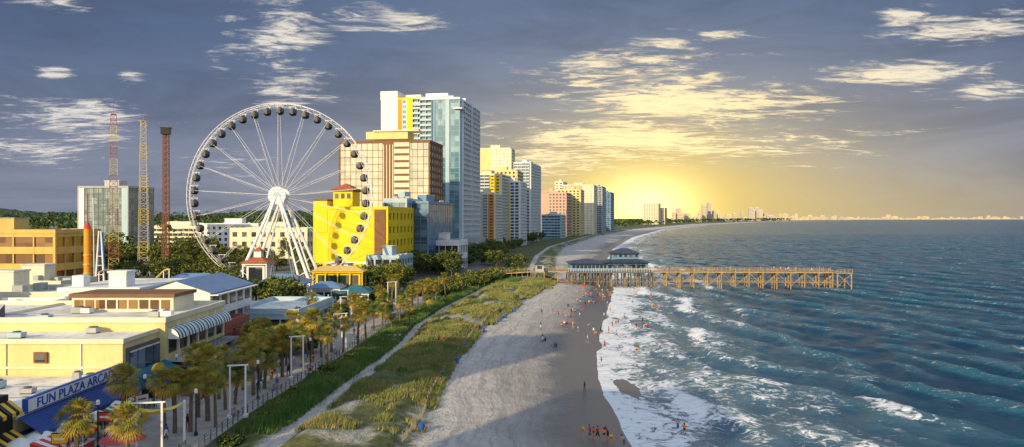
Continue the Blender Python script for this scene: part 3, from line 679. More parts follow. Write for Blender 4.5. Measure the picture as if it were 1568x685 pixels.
def t1(mb,z): mb.beam((0,0,z),(0,0,z+2.2),.12,redp,6); mb.box(-.9,.9,-.9,.9,z,z+.3,redr)
lattice('slingshot_ride_tower',174,298,176,1.9,1.0,redr,yels,t1,.5)
lattice('slingshot_ride_tower',220,302,186,1.9,1.0,yels,grey,t1,.3)
def t2(mb,z):
    mb.box(-1.6,1.6,-1.6,1.6,z-1,z+1.5,black); mb.box(-1.9,1.9,-1.9,1.9,z+1.5,z+1.8,greyd)
    mb.box(-.35,.35,-.35,.35,3,z-1,redb)
    mb.rev((0,0,z-38),[(1.4,0),(1.9,0),(2.0,.7),(1.9,1.2),(1.4,1.2)],brown,12)
lattice('drop_ride_tower',254,290,202,1.15,.95,redb,brown,t2,.2)
mb=MB(); YS=208; mb.beam((0,0,3),(0,0,Z(350,YS)),.95,orange,16); mb.beam((0,0,Z(350,YS)),(0,0,Z(296,YS)),.2,redr,8); mb.beam((0,0,Z(350,YS)),(0,0,Z(341,YS)),1.1,redp,16,.3)
mb.beam((2.0,0,3),(1.6,0,Z(303,YS)),.12,steelw,6)
for i in range(5): mb.rev((0,0,5+i*2.6),[(.96,0),(1.1,.1),(1.1,.35),(.96,.45)],yels,16)
mb.obj('swing_ride_tower',(X(134,YS),YS,0))
mb=MB(); YS=206
for sx in (-1,1):
    mb.beam((sx*1.5,0,3),(sx*.3,0,Z(354,YS)),.32,steelw,8,.2); mb.beam((sx*1.2,1,3),(sx*.2,1,Z(356,YS)),.25,bluep,8,.15)
for i in range(5): mb.beam((-1.3+i*.22,0,5+i*2.6),(1.3-i*.22,0,5+i*2.6),.1,steelw,5)
mb.obj('water_slide_tower',(X(153,YS),YS,0))
def coaster(name,u,Y,col):
    mb=MB(); P=[]
    for i in range(41):
        t=i/40; P.append(Vector((-9+18*t,2.5*math.sin(t*9),CITY+5+3.5*math.sin(t*7+1))))
    for a,b in zip(P,P[1:]): mb.beam(a,b,.22,col,5); mb.beam(a+Vector((0,1,0)),b+Vector((0,1,0)),.22,col,5)
    for p in P[::4]: mb.beam(p,(p.x,p.y,CITY),.16,steelw,5)
    mb.obj(name,(X(u,Y),Y,0),.2)
coaster('roller_coaster_track',205,206,yels)

# ---------------------------------------------------------------- pier
def pier():
    root=D.objects.new('fishing_pier',None); SC.collection.objects.link(root)
    Y0=282; xs=X(833,Y0); xe=X(1295,276)-6; zd=6.0; W=6.0
    sl=(276-282)/(xe-xs)
    def py(x): return Y0+(x-xs)*sl
    mb=MB(); n=int((xe-xs)/5.0)
    for i in range(n+1):
        x=xs+(xe-xs)*i/n; y=py(x)
        for yy in (-W/2+.4,0,W/2-.4): mb.beam((x,y+yy,-2.5 if x>10 else 0),(x,y+yy,zd-.4),.2,woodp,7)
        mb.box(x-.2,x+.2,y-W/2,y+W/2,zd-.75,zd-.4,woodp)
        mb.beam((x,y-W/2+.2,.8),(x,y+W/2-.2,zd-.6),.09,woodp,4); mb.beam((x,y+W/2-.2,.8),(x,y-W/2+.2,zd-.6),.09,woodp,4)
        if i<n:
            x2=xs+(xe-xs)*(i+1)/n;y2=py(x2)
            for s_ in (-W/2,W/2):
                if i%2==0: mb.beam((x,y+s_,.9),(x2,y2+s_,zd-.6),.1,woodp,4)
                else: mb.beam((x,y+s_,zd-.6),(x2,y2+s_,.9),.1,woodp,4)
                mb.beam((x,y+s_,2.2),(x2,y2+s_,2.2),.1,woodp,4)
            mb.poly([(x,y-W/2,zd),(x2,y2-W/2,zd),(x2,y2+W/2,zd),(x,y+W/2,zd)],wood)
            mb.poly([(x,y-W/2,zd-.4),(x2,y2-W/2,zd-.4),(x2,y2-W/2,zd),(x,y-W/2,zd)],woodp)
            mb.poly([(x,y+W/2,zd-.4),(x2,y2+W/2,zd-.4),(x2,y2+W/2,zd),(x,y+W/2,zd)],woodp)
            for s_ in (-W/2+.1,W/2-.1):
                for hz_ in (.45,.8,1.15): mb.beam((x,y+s_,zd+hz_),(x2,y2+s_,zd+hz_),.05,woodp,4)
                for t in (0,.33,.66): mb.box(x+(x2-x)*t-.07,x+(x2-x)*t+.07,y+s_-.07,y+s_+.07,zd,zd+1.2,woodp)
    mb.box(xe-.1,xe+6,py(xe)-6,py(xe)+6,zd-.35,zd-.004,wood)
    for x in (xe+.4,xe+5.6):
        for yy in (-5.6,0,5.6): mb.beam((x,py(xe)+yy,-2.5),(x,py(xe)+yy,zd),.22,woodp,7)
        mb.beam((x,py(xe)-5.6,.8),(x,py(xe)+5.6,zd-.5),.1,woodp,4)
    mb.beam((xe+.4,py(xe)-5.6,.8),(xe+5.6,py(xe)-5.6,zd-.5),.1,woodp,4);mb.beam((xe+5.6,py(xe)-5.6,.8),(xe+.4,py(xe)-5.6,zd-.5),.1,woodp,4)
    for hz_ in (.6,1.15):
        mb.beam((xe,py(xe)-5.9,zd+hz_),(xe+5.9,py(xe)-5.9,zd+hz_),.05,woodp,4);mb.beam((xe+5.9,py(xe)-5.9,zd+hz_),(xe+5.9,py(xe)+5.9,zd+hz_),.05,woodp,4)
    for t in range(5): mb.box(xe+t*1.45,xe+t*1.45+.14,py(xe)-5.97,py(xe)-5.83,zd,zd+1.2,woodp)
    o=mb.obj('timber_deck');o.parent=root
    mb=MB()
    for x in np.linspace(58,xe+3,7):
        y=py(x)+2.6; mb.beam((x,y,zd),(x,y,zd+4),.05,greyd,5); mb.beam((x,y,zd+4),(x,y-1.2,zd+4.2),.04,greyd,5); mb.box(x-.12,x+.12,y-1.6,y-1.1,zd+4.1,zd+4.3,greyd)
    for x in np.linspace(60,xe,9): mb.box(x,x+1.6,py(x)-.3,py(x)+.2,zd+.42,zd+.5,woodp); mb.box(x+.1,x+.2,py(x)-.2,py(x)+.1,zd,zd+.42,woodp); mb.box(x+1.4,x+1.5,py(x)-.2,py(x)+.1,zd,zd+.42,woodp)
    o=mb.obj('deck_lamps_and_benches');o.parent=root
    mb=MB(); a=X(868,282);b=X(993,282); y0=275;y1=290
    mb.box(a,b,y0,y1,zd-.5,zd-.01,greyd)
    for x in np.linspace(a+.5,b-.5,13):
        for y in (y0+.3,y0+5,y1-.3): mb.beam((x,y,-1),(x,y,zd-.5),.22,greyd,7)
    for x in np.linspace(a+.5,b-3,12): mb.beam((x,y0+.3,1.2),(x+2.5,y0+.3,zd-.6),.09,greyd,4)
    for x in np.linspace(a,b,34): mb.box(x-.05,x+.05,y0+.05,y0+.15,zd,zd+1.1,white)
    mb.box(a,b,y0+.04,y0+.16,zd+1.1,zd+1.18,white)
    m0=X(926,282)
    mb.box(a+1,m0,y0+3,y1-1,zd,zd+3.0,blueg); mb.hip(a+.5,m0+.3,y0+1.5,y1-.5,zd+3.01,zd+4.6,roofd,over=.5)
    mb.box(m0,b-1,y0+2.5,y1-1,zd,zd+3.4,blueg); mb.hip(m0,b-.5,y0+1,y1-.5,zd+3.41,zd+5.2,roofd,over=.6)
    mb.box(m0+2.5,b-4,y0+5,y1-3,zd+4,zd+6.7,blueg); mb.hip(m0+2,b-3.5,y0+4,y1-2,zd+6.72,zd+8.6,roofd,over=.5)
    for i in range(9): mb.box(a+1.8+i*1.5,a+2.9+i*1.5,y0+2.93,y0+3,zd+.9,zd+2.3,gl_d)
    for i in range(8): mb.box(m0+.8+i*1.8,m0+2.1+i*1.8,y0+2.43,y0+2.5,zd+.9,zd+2.5,gl_d)
    for i in range(5): mb.box(m0+3.2+i*2,m0+4.4+i*2,y0+4.94,y0+5,zd+5.3,zd+6.3,gl_d)
    for i in range(4): mb.beam((m0+1+i*4,y0+1.8,zd+2.6),(m0+1+i*4,y0+1.8,zd+2.9),1.5,blueg,8,.05)
    o=mb.obj('pier_house');o.parent=root
    mb=MB(); x0=X(735,292)
    for i in range(12):
        t0=i/12;t1_=(i+1)/12; xa=x0+(xs-x0)*t0; xb=x0+(xs-x0)*t1_; ya=294-12*t0; yb=294-12*t1_; za=3.6+2.4*t0;zb_=3.6+2.4*t1_
        mb.poly([(xa,ya-1.8,za),(xb,yb-1.8,zb_),(xb,yb+1.8,zb_),(xa,ya+1.8,za)],wood); mb.poly([(xa,ya-1.8,za-.3),(xb,yb-1.8,zb_-.3),(xb,yb-1.8,zb_),(xa,ya-1.8,za)],woodp)
        for s_ in (-1.8,1.8):
            mb.beam((xa,ya+s_,za+1.1),(xb,yb+s_,zb_+1.1),.05,wood,4); mb.beam((xa,ya+s_,za+.6),(xb,yb+s_,zb_+.6),.04,wood,4); mb.beam((xa,ya+s_,1),(xa,ya+s_,za+1.15),.1,wood,5)
    o=mb.obj('approach_walkway');o.parent=root
    mb=MB(); xg=X(826,278)
    mb.box(xg-1.6,xg+1.6,276,279,6,8.6,grey); mb.hip(xg-1.6,xg+1.6,276,279,8.61,9.8,roofd,over=.5); mb.box(xg-.9,xg+.9,275.95,276,7,8.2,gl_d); mb.box(xg-2,xg+2,275.5,284,5.6,5.99,wood)
    for x in (xg-1.7,xg+1.7): mb.beam((x,275.8,0),(x,275.8,5.7),.2,woodp,6)
    o=mb.obj('gate_booth');o.parent=root
pier()

# ---------------------------------------------------------------- vegetation
def palm_mesh(seed,h=6.0,gold=.3):
    r=random.Random(seed); mb=MB()
    bx=r.uniform(-.5,.5);by=r.uniform(-.5,.5); prev=Vector((0,0,-.3))
    for i in range(6):
        t=(i+1)/6; p=Vector((bx*t*t,by*t*t,h*t)); mb.beam(prev,p,.24-.07*(i/6),bark,7,.24-.07*t); prev=p
    top=prev
    for i in range(14):
        a=r.uniform(0,6.28); z=r.uniform(-1.4,-.1); mb.beam(top+Vector((0,0,z)),top+Vector((.4*math.cos(a),.4*math.sin(a),z+.35)),.05,bark,3)
    for i in range(70):
        a=r.uniform(0,6.28); el=r.uniform(-1.1,1.45); L=r.uniform(.6,1.15)
        d=Vector((math.cos(a)*math.cos(el),math.sin(a)*math.cos(el),math.sin(el)))
        c=top+d*L; side=d.cross(Vector((0,0,1)))
        if side.length<.1: side=Vector((1,0,0))
        side.normalize(); up=side.cross(d)
        m=frond[2] if el<-.6 or r.random()<gold*.35 else (frond[1] if r.random()<gold+.2 else frond[0])  # low fronds are dry; the gold share paints sunlight into the rest
        mb.beam(top,c,.03,m,3,.02)
        R=r.uniform(.65,.95); n=9; tw=r.uniform(-.6,.6)
        for j in range(n):
            g0=-1.35+2.7*j/n; g1=g0+2.7/n*.65; gm=(g0+g1)/2
            def q(g,rr,dr):
                v=d*math.cos(g)+(side*math.cos(tw)+up*math.sin(tw))*math.sin(g); return c+v*rr+Vector((0,0,-dr))
            mb.poly([c,q(g0,R*.6,.05),q(gm,R*1.2,.35),q(g1,R*.6,.05)],m)
    return mb.mesh('palm_mesh')
palms=[palm_mesh(i,h,g) for i,(h,g) in enumerate([(5.0,.35),(6.0,.75),(4.2,.25),(5.5,.95),(6.6,.5)])]
def tree_mesh(seed,h=9,w=4.2,gold=.3,shr=False):
    r=random.Random(seed); mb=MB(); th=h*.35
    if not shr:
        mb.beam((0,0,-.4),(r.uniform(-.3,.3),r.uniform(-.3,.3),th),.32,bark,7,.2)
    C=[]
    for i in range(30):
        while True:
            p=Vector((r.uniform(-1,1),r.uniform(-1,1),r.uniform(-1,1)))
            if .35<p.length<1: break
        c=Vector((p.x*w,p.y*w,h*.62+p.z*h*.36)); C.append(c)
        if not shr and i%3==0: mb.beam((0,0,th*.8),c,.12,bark,4,.03)
    for c in C:
        s=r.uniform(.7,1.45)*w/4; low=(c.z-h*.62)/(h*.36)
        for i in range(46):
            d=Vector((r.gauss(0,1),r.gauss(0,1),r.gauss(0,.75))).normalized()*s*r.uniform(.55,1.05); p=c+d
            n=(d.normalized()+Vector((r.gauss(0,.5),r.gauss(0,.5),r.gauss(0,.5)))).normalized(); a=n.orthogonal().normalized(); b=n.cross(a); k=r.uniform(.18,.36)*max(1,w/4)
            x=r.random()+low*.25; m=leafs[2] if x>1-gold*.8 else (leafs[1] if x>.4 else leafs[0])  # gold towards the crown top: sunlit edges put into leaf colour
            mb.poly([p-a*k,p-b*k*.6,p+a*k,p+b*k*.7],m)
    return mb.mesh('tree_mesh')
trees=[tree_mesh(i,h,w,g) for i,(h,w,g) in enumerate([(9,4.2,.4),(8,4.8,.25),(10,4,.6),(7,4.5,.5),(11,5,.3)])]
shrub=[tree_mesh(20+i,3.0,2.2,g,True) for i,g in enumerate((.3,.6,.45))]
def palm(u,v,k=None,s=1.0):
    x,Y=G(u,v); put('palm_tree',palms[k if k is not None else random.randrange(5)],(x,Y,CITY-.05 if x<float(bwk(Y)) else g1(x,Y)),random.uniform(0,6),s*random.uniform(.92,1.08))
for u,v,s_,k in [(118,735,1.0,3),(196,735,.95,3),(190,668,1.15,3),(252,672,.95,1),(268,664,1.0,3),(292,662,1.0,1),(318,645,1.25,3),(303,640,1.1,1),(345,628,.95,0)]: palm(u,v,k,s_)
for u,v,s_ in [(372,598,1.1),(388,606,1.0),(405,596,.95),(398,588,1.1),(432,578,1.05),(445,576,1.0),(420,570,1.0),(462,562,1),(478,556,1.1),(492,548,1),(508,540,1.0),(470,548,1),(548,528,1.0),(560,522,.9),(585,508,1),(600,504,.9),(572,506,1.0),(628,500,.9),(612,494,.9),(360,620,.9),(335,612,1),(640,470,1),(655,466,1.1),(668,462,1),(648,460,1.1),(682,458,1),(632,478,1),(540,500,1),(515,512,.95),(475,500,1),(455,512,1),(655,478,1.0),(600,470,1.1),(580,476,1),(438,560,.95),(415,582,1),(500,556,.9),(525,540,.9),(330,655,.85),(560,490,1),(590,490,1),(620,482,1),(385,580,1.1),(395,572,1),(450,545,1),(380,560,1)]:
    palm(u,v,None,s_)
def clump(name,us,Ys,n,meshes,s0,s1,zoff=-.2):
    for i in range(n):
        u=random.uniform(*us);Y=random.uniform(*Ys); x=X(u,Y); s=random.uniform(s0,s1)
        z=CITY+zoff if x<float(bwk(Y)) else g1(x,Y)-.2
        put(name,random.choice(meshes),(x,Y,z),random.uniform(0,6),(s*random.uniform(.9,1.2),s*random.uniform(.9,1.2),s*random.uniform(.85,1.1)))
clump('oak_tree',(345,450),(168,188),16,trees,.75,1.0)
clump('oak_tree',(560,625),(225,262),14,trees,.7,.95)
clump('oak_tree',(85,200),(300,390),26,trees,1.0,1.4)
clump('oak_tree',(200,330),(300,450),30,trees,1.0,1.3)
clump('oak_tree',(255,360),(225,280),18,trees,.8,1.1)
clump('oak_tree',(85,260),(222,290),26,trees,.6,.95)
clump('oak_tree',(330,470),(300,400),16,trees,.9,1.2)
clump('oak_tree',(610,700),(290,330),14,trees,.75,1.0)
clump('oak_tree',(-60,120),(420,520),24,trees,1.2,1.7)
clump('coastal_shrub',(500,600),(170,215),16,shrub,1,1.5)
clump('coastal_shrub',(380,470),(120,150),16,shrub,.8,1.2)
clump('oak_tree',(470,560),(238,262),8,trees,.6,.9)
for i in range(110):
    Y=300*(1300/300)**random.random(); x=float(bwk(Y))-random.uniform(-4,34); s_=random.uniform(.8,1.25)
    put('oak_tree',random.choice(trees),(x,Y,2.6),random.uniform(0,6),(s_*1.15,s_*1.15,s_*.8))
for i in range(60):
    Y=random.uniform(215,300); x=float(bwk(Y))-random.uniform(-3,10); put('coastal_shrub',random.choice(shrub),(x,Y,2.6),random.uniform(0,6),random.uniform(.8,1.3))
for i in range(45):
    Y=random.uniform(72,200); x=float(bwk(Y))+random.uniform(.6,3.5); put('coastal_shrub',random.choice(shrub),(x,Y,g1(x,Y)-.5),random.uniform(0,6),random.uniform(.3,.6))
def woods():
    r=np.random.default_rng(5); V=[];Fc=[];MI=[]
    def add(x,Y,z,s):
        n=r.normal(size=3); n/=np.linalg.norm(n); a=np.cross(n,[.3,.5,.8]); a/=np.linalg.norm(a); b=np.cross(n,a); c=np.array([x,Y,z]); k=len(V)
        V.extend([c-a*s,c-b*s*.7,c+a*s,c+b*s*.7]); Fc.append((k,k+1,k+2,k+3)); MI.append(int(r.choice([0,0,1,1,2],p=[.3,.25,.2,.15,.1])))
    for i in range(2300):
        Y=480*(2600/480)**(r.random()**.8); u=r.uniform(-250,600) if r.random()<.75 else r.uniform(500,880)
        x=X(u,Y)
        if x>float(bwk(Y))-40: continue
        h=min(42,9+Y*.016)*r.uniform(.6,1.15); s=(3.5+Y*.004)
        for j in range(16):
            d=r.normal(size=3); d/=np.linalg.norm(d); add(x+d[0]*s*1.3,Y+d[1]*s,3+h*.65+d[2]*h*.35,r.uniform(.9,1.8)*(.7+Y*.0007))
    for i in range(900):
        Y=1300*(9000/1300)**r.random(); x=float(shore(Y))-r.uniform(110,400)*(.6+Y/3000)
        h=10+Y*.002
        for j in range(9): add(x+r.normal()*8*(1+Y/3000),Y+r.normal()*8,3+r.uniform(.3,1)*h,r.uniform(1.5,3)*(.7+Y*.0005))
    me=D.meshes.new('distant_woods'); me.from_pydata([tuple(v) for v in V],[],Fc)
    for m in leafs: me.materials.append(m)
    me.polygons.foreach_set('material_index',MI); put('distant_woods',me)
woods()
mb=MB()
hm=mat('wooded_hill',(.035,.06,.035),.95,.4,.01)
pr=[]
for i in range(240):
    x=-4200+i*20; pr.append((x,3+ (52+9*math.sin(i*.084)+6*math.sin(i*.21+1)+random.uniform(-4,4))*(1 if x<-300 else max(0.2,1-(x+300)/500))))
for (x,z),(x2,z2) in zip(pr,pr[1:]): mb.poly([(x,3000,2),(x2,3000,2),(x2,3300,z2),(x,3300,z)],hm)
mb.obj('wooded_hill')

# ---------------------------------------------------------------- boardwalk & furniture
mb=MB(); ys=list(np.arange(50,286,3.0))
for a,b in zip(ys,ys[1:]):
    xa=float(bwk(a));xb=float(bwk(b)); w=9 if a<240 else 5
    mb.poly([(xa-w,a,3.06),(xa,a,3.06),(xb,b,3.06),(xb-w,b,3.06)],paving); mb.poly([(xa,a,2.2),(xb,b,2.2),(xb,b,3.06),(xa,a,3.06)],wood)
mb.obj('boardwalk')
mb=MB()
for a,b in zip(ys,ys[1:]):
    xa=float(bwk(a));xb=float(bwk(b))
    for h in (.45,.8,1.1): mb.beam((xa-.1,a,3.06+h),(xb-.1,b,3.06+h),.025,greyd,4)
    mb.box(xa-.15,xa-.05,a-.05,a+.05,3.06,4.2,greyd); mb.box((xa+xb)/2-.15,(xa+xb)/2-.05,a+1.45,a+1.55,3.06,4.2,greyd)
mb.obj('boardwalk_railing')
mb=MB(); mb.box(-46.5,-40,45,122,2.9,3.04,grey); mb.obj('pavement')
def shade(u,v,w=5.0,rz=0.1,sail=None,h=6):
    x,Y=G(u,v); mb=MB()
    for sx in (-w/2,w/2):
        mb.box(sx-.09,sx+.09,-.09,.09,3.0,3+h,white); mb.box(sx-.3,sx+.3,-.3,.3,3,3.4,white)
    mb.box(-w/2-.3,w/2+.3,-.07,.07,3+h,3.14+h,white)
    if sail:
        P=[(-w/2,0,3+h),(w/2,0,2.4+h),(w/2+1,4.5,2+h),(-w/2-.5,4.5,1.6+h)]; n=6
        for i in range(n):
            for j in range(n):
                def q(s,t):
                    p=Vector(P[0])*(1-s)*(1-t)+Vector(P[1])*s*(1-t)+Vector(P[2])*s*t+Vector(P[3])*(1-s)*t; p.z-=2.0*s*(1-s)+1.6*t*(1-t); return p
                mb.poly([q(i/n,j/n),q((i+1)/n,j/n),q((i+1)/n,(j+1)/n),q(i/n,(j+1)/n)],sail)
        for p in P[2:]: mb.box(p[0]-.1,p[0]+.1,p[1]-.1,p[1]+.1,3,p[2]+.1,white)
    mb.obj('shade_sail_frame',(x,Y,0),rz)
sailw=mat('sail_fabric',(.62,.60,.55),.9,.1,1)
sailr=mat('sail_red',(.50,.09,.08),.9,.15,1); saily=mat('sail_yellow',(.68,.52,.12),.9,.15,1)
shade(222,705,3.0,.2,saily,5.4); shade(364,640,1.7,.25,None,6); shade(455,580,1.7,.5,None,6); shade(520,533,2.4,.6,sailw,6); shade(530,497,2.4,.5,sailw,6); shade(600,475,2.2,.6,None,7); shade(520,476,4,.3,bluew,5)
x,Y=G(188,705); mb=MB(); mb.rev((0,0,0),[(2.1,5.0),(1.8,5.15),(1.1,5.5),(.4,6.1),(.05,6.7)],sailr,10); mb.beam((0,0,3),(0,0,6.8),.08,white,6); mb.obj('red_canopy_umbrella',(x,Y,0))
umb=[]
for c in (white,blues,redp):
    mb=MB(); mb.rev((0,0,0),[(1.5,2.1),(1.45,2.25),(.8,2.6),(.03,2.95)],c,8); mb.beam((0,0,0),(0,0,3.0),.03,grey,6); mb.rev((0,0,0),[(.01,.74),(.5,.74),(.5,.78),(.01,.78)],white,12); mb.beam((0,0,0),(0,0,.05),.3,greyd,10)
    for i in range(3): a=i*2.1; mb.box(.8*math.cos(a)-.2,.8*math.cos(a)+.2,.8*math.sin(a)-.2,.8*math.sin(a)+.2,.4,.46,grey); mb.box(.8*math.cos(a)-.03,.8*math.cos(a)+.03,.8*math.sin(a)-.03,.8*math.sin(a)+.03,0,.4,grey)
    umb.append(mb.mesh('umbrella'))
for u,v,k in ((18,700,0),(45,690,0),(60,705,0),(75,680,1),(100,690,0),(30,720,0),(95,668,0),(118,662,1),(150,672,0),(140,655,2),(165,650,0)):
    x,Y=G(u,v); put('patio_umbrella_table',umb[k],(x,Y,3.05),random.random())
mb=MB(); mb.rev((0,0,0),[(.2,0),(.2,.3),(.08,.5),(.06,4.4)],black,8); mb.rev((0,0,4.4),[(.08,0),(.18,.1),(.2,.4),(.1,.6),(.01,.7)],[black,white,white,black],8); lm=mb.mesh('lamp')
for u,v in ((300,668),(222,640),(395,612),(475,568),(150,690),(548,505),(560,515),(270,600),(330,600)):
    x,Y=G(u,v); put('street_lamp',lm,(x,Y,3.05))
mb=MB(); mb.rev((0,0,0),[(.28,0),(.32,.1),(.36,.95),(.38,.97),(.38,1.02),(.01,1.1)],bluep,14); mb.beam((-.3,.2,.1),(.3,.2,.1),.08,black,8); bn=mb.mesh('bin')
mb=MB(); mb.rev((0,0,0),[(.28,0),(.32,.1),(.36,.95),(.38,.97),(.38,1.02),(.01,1.1)],mat('green_paint',(.03,.15,.07),.6),14); bn2=mb.mesh('bin2')
for u,v in ((645,660),(672,578),(700,555),(713,533),(740,508),(766,492),(774,486),(788,477)):
    x,Y=G(u,v,1.7); x=max(x,float(dune(Y))+.4); put('trash_can',bn if v!=578 else bn2,(x,Y,g1(x,Y)),0,.95)
def fence(pts):
    mb=MB()
    for (u0,v0),(u1,v1) in zip(pts,pts[1:]):
        a=Vector((*G(u0,v0,2),0));b=Vector((*G(u1,v1,2),0)); n=max(2,int((b-a).length/.3))
        for i in range(n+1):
            p=a.lerp(b,i/n); z=g1(p.x,p.y); h=.75+random.uniform(-.15,.08)
            if i%7==0: mb.box(p.x-.05,p.x+.05,p.y-.05,p.y+.05,z-.2,z+1.1,fencew)
            else: mb.box(p.x-.025,p.x+.025,p.y-.015,p.y+.015,z-.1,z+h,fencew)
        for i in range(0,n-1):
            p=a.lerp(b,i/n);q=a.lerp(b,(i+1)/n)
            for h in (.25,.65): mb.beam((p.x,p.y,g1(p.x,p.y)+h),(q.x,q.y,g1(q.x,q.y)+h),.012,grey,3)
    mb.obj('sand_fence')
fence([(616,675),(644,640),(660,600),(684,560)]); fence([(686,552),(704,535),(724,510)]); fence([(727,505),(756,482),(786,466),(812,450)])

# ---------------------------------------------------------------- people
def person_mesh(name,pose,shirt,short,skin,hair,female=False):
    B=[];V=[];Rr=[]
    def v(p,r): V.append(Vector(p));Rr.append(r);return len(V)-1
    sk,sh,st=skin,shirt,short
    pz={'stand':.95,'walk':.93,'wade':.95,'bend':.92,'sit':.14}[pose]
    lean={'stand':0,'walk':.04,'wade':.05,'bend':.5,'sit':-.12}[pose]
    def up(h,x=0,y=0): return (x, y*math.cos(lean)+h*math.sin(lean), pz+h*math.cos(lean)-y*math.sin(lean))
    pel=v((0,0,pz),.145); bel=v(up(.17),.125); che=v(up(.38),.15); nb=v(up(.53),.07); nk=v(up(.58),.052); hd=v(up(.67,0,.015),.085); ht=v(up(.76,0,.01),.07)
    E=[(pel,bel,st),(bel,che,sh),(che,nb,sh),(nb,nk,sk),(nk,hd,sk),(hd,ht,hair)]
    for s in (-1,1):
        if pose=='sit': kn=(s*.14,.40,.46); an=(s*.16,.72,.10); to=(s*.17,.92,.05)
        elif pose=='walk': kn=(s*.1,s*.2,.5); an=(s*.1,s*.24-.12,.1+(.05 if s<0 else 0)); to=(s*.11,s*.24+.06,.04)
        else: kn=(s*.11,.03,.5); an=(s*.12,0,.09); to=(s*.14,.17,.04)
        hp=v((s*.09,0,pz-.05),.1); k_=v(kn,.062); a_=v(an,.042); t_=v(to,.035)
        E+=[(pel,hp,st),(hp,k_,st if not female else sk),(k_,a_,sk),(a_,t_,sk)]
        shd=v(up(.46,s*.18),.062)
        if pose=='bend': el=up(.25,s*.24,.25);wr=up(.1,s*.2,.45)
        elif pose=='sit': el=(s*.27,.16,pz+.28);wr=(s*.2,.38,pz+.36)
        elif pose=='wade': el=up(.22,s*.34,.02);wr=up(.12,s*.45,.18)
        else: el=up(.18,s*.24,-.03);wr=up(-.05,s*.25,.08*(s if pose=='walk' else 1)+.02)
        e_=v(el,.044); w_=v(wr,.028); d=(Vector(wr)-Vector(el)).normalized(); pm=v(Vector(wr)+d*.07,.032)
        E+=[(che,shd,sh),(shd,e_,sh),(e_,w_,sk),(w_,pm,sk)]
        for i in range(4):
            f=v(Vector(wr)+d*(.14+.01*(i%3))+Vector((0,(i-1.5)*.022,0)),.009); E.append((pm,f,sk))
        tb=v(Vector(wr)+d*.06+Vector((0,.06,0)),.01); E.append((pm,tb,sk))
    me=D.meshes.new('tmp'); me.from_pydata([tuple(p) for p in V],[(a,b) for a,b,_ in E],[]); ob=D.objects.new('tmp',me); SC.collection.objects.link(ob)
    md=ob.modifiers.new('s','SKIN'); sub=ob.modifiers.new('b','SUBSURF'); sub.levels=1
    for i,sv in enumerate(me.skin_vertices[0].data): sv.radius=(Rr[i]*(1.15 if i in(1,2,0) else 1),Rr[i]*(.8 if i in (1,2) else 1)); sv.use_root=(i==0)
    dg=bpy.context.evaluated_depsgraph_get(); nm=D.meshes.new_from_object(ob.evaluated_get(dg)); D.objects.remove(ob)
    mats=[shirt,short,skin,hair]; nm.materials.clear()
    for q in mats: nm.materials.append(q)
    for p in nm.polygons:
        c=p.center; best=9;bm_=skin
        for a,b,m_ in E:
            A=V[a];d=V[b]-A;t=max(0,min(1,(c-A).dot(d)/max(d.length_squared,1e-9))); dist=(c-A-d*t).length-(Rr[a]*(1-t)+Rr[b]*t)
            if dist<best: best=dist;bm_=m_
        p.material_index=mats.index(bm_); p.use_smooth=True
    hdv=V[hd]; mb=MB(); mb.v=[tuple(q.co) for q in nm.vertices]; mb.f=[tuple(p.vertices) for p in nm.polygons]; mb.ms=mats[:]; mb.mi=[p.material_index for p in nm.polygons]
    mb.rev((hdv.x,hdv.y-.015,hdv.z),[(.096,-.10 if female else -.02),(.104,.03),(.09,.09),(.05,.125),(.005,.14)],hair,10)
    for s in (-1,1): mb.box(s*.032-.01,s*.032+.01,hdv.y+.083,hdv.y+.092,hdv.z+.005,hdv.z+.02,black); mb.box(s*.093-.01,s*.093+.01,hdv.y-.02,hdv.y+.02,hdv.z-.02,hdv.z+.03,skin)
    mb.beam((0,hdv.y+.08,hdv.z+.01),(0,hdv.y+.108,hdv.z-.02),.012,skin,4); mb.box(-.025,.025,hdv.y+.08,hdv.y+.09,hdv.z-.05,hdv.z-.04,redp)
    r=mb.mesh(name); r.polygons.foreach_set('use_smooth',[True]*len(r.polygons)); return r
sk1=mat('skin_light',(.50,.30,.20),.6,.1,3);sk2=mat('skin_dark',(.16,.08,.05),.6,.1,3);hr=mat('hair_dark',(.03,.02,.015),.7,.2,5);hr2=mat('hair_blond',(.35,.22,.09),.7,.2,5)
cr=mat('cloth_red',(.55,.05,.04),.9);cy=mat('cloth_yellow',(.75,.5,.06),.9);cb_=mat('cloth_blue',(.05,.12,.35),.9);cw=mat('cloth_white',(.7,.7,.7),.9);ck=mat('cloth_black',(.03,.03,.03),.9);co=mat('cloth_orange',(.75,.22,.04),.9)
PM={}
def person(pose,i,x,y,z,rz,s=1.0):
    c=[(cr,ck,sk1,hr,0),(cy,cr,sk1,hr2,1),(cb_,cw,sk2,hr,0),(sk1,cb_,sk1,hr,0),(co,ck,sk1,hr,1),(ck,ck,sk2,hr,1),(cw,cb_,sk1,hr2,0)][i%7]
    key=(pose,i%7)
    if key not in PM: PM[key]=person_mesh('person_mesh',pose,c[0],c[1],c[2],c[3],bool(c[4]))
    put('person',PM[key],(x,y,z),rz,s)
def pbeach(u,v,pose,i,rz=0,s=1.0):
    x,Y=G(u,v,.5)
    for _ in range(3): zz=max(g1(x,Y),-.7); x,Y=G(u,v,zz)
    person(pose,i,x,Y,zz,rz,s)
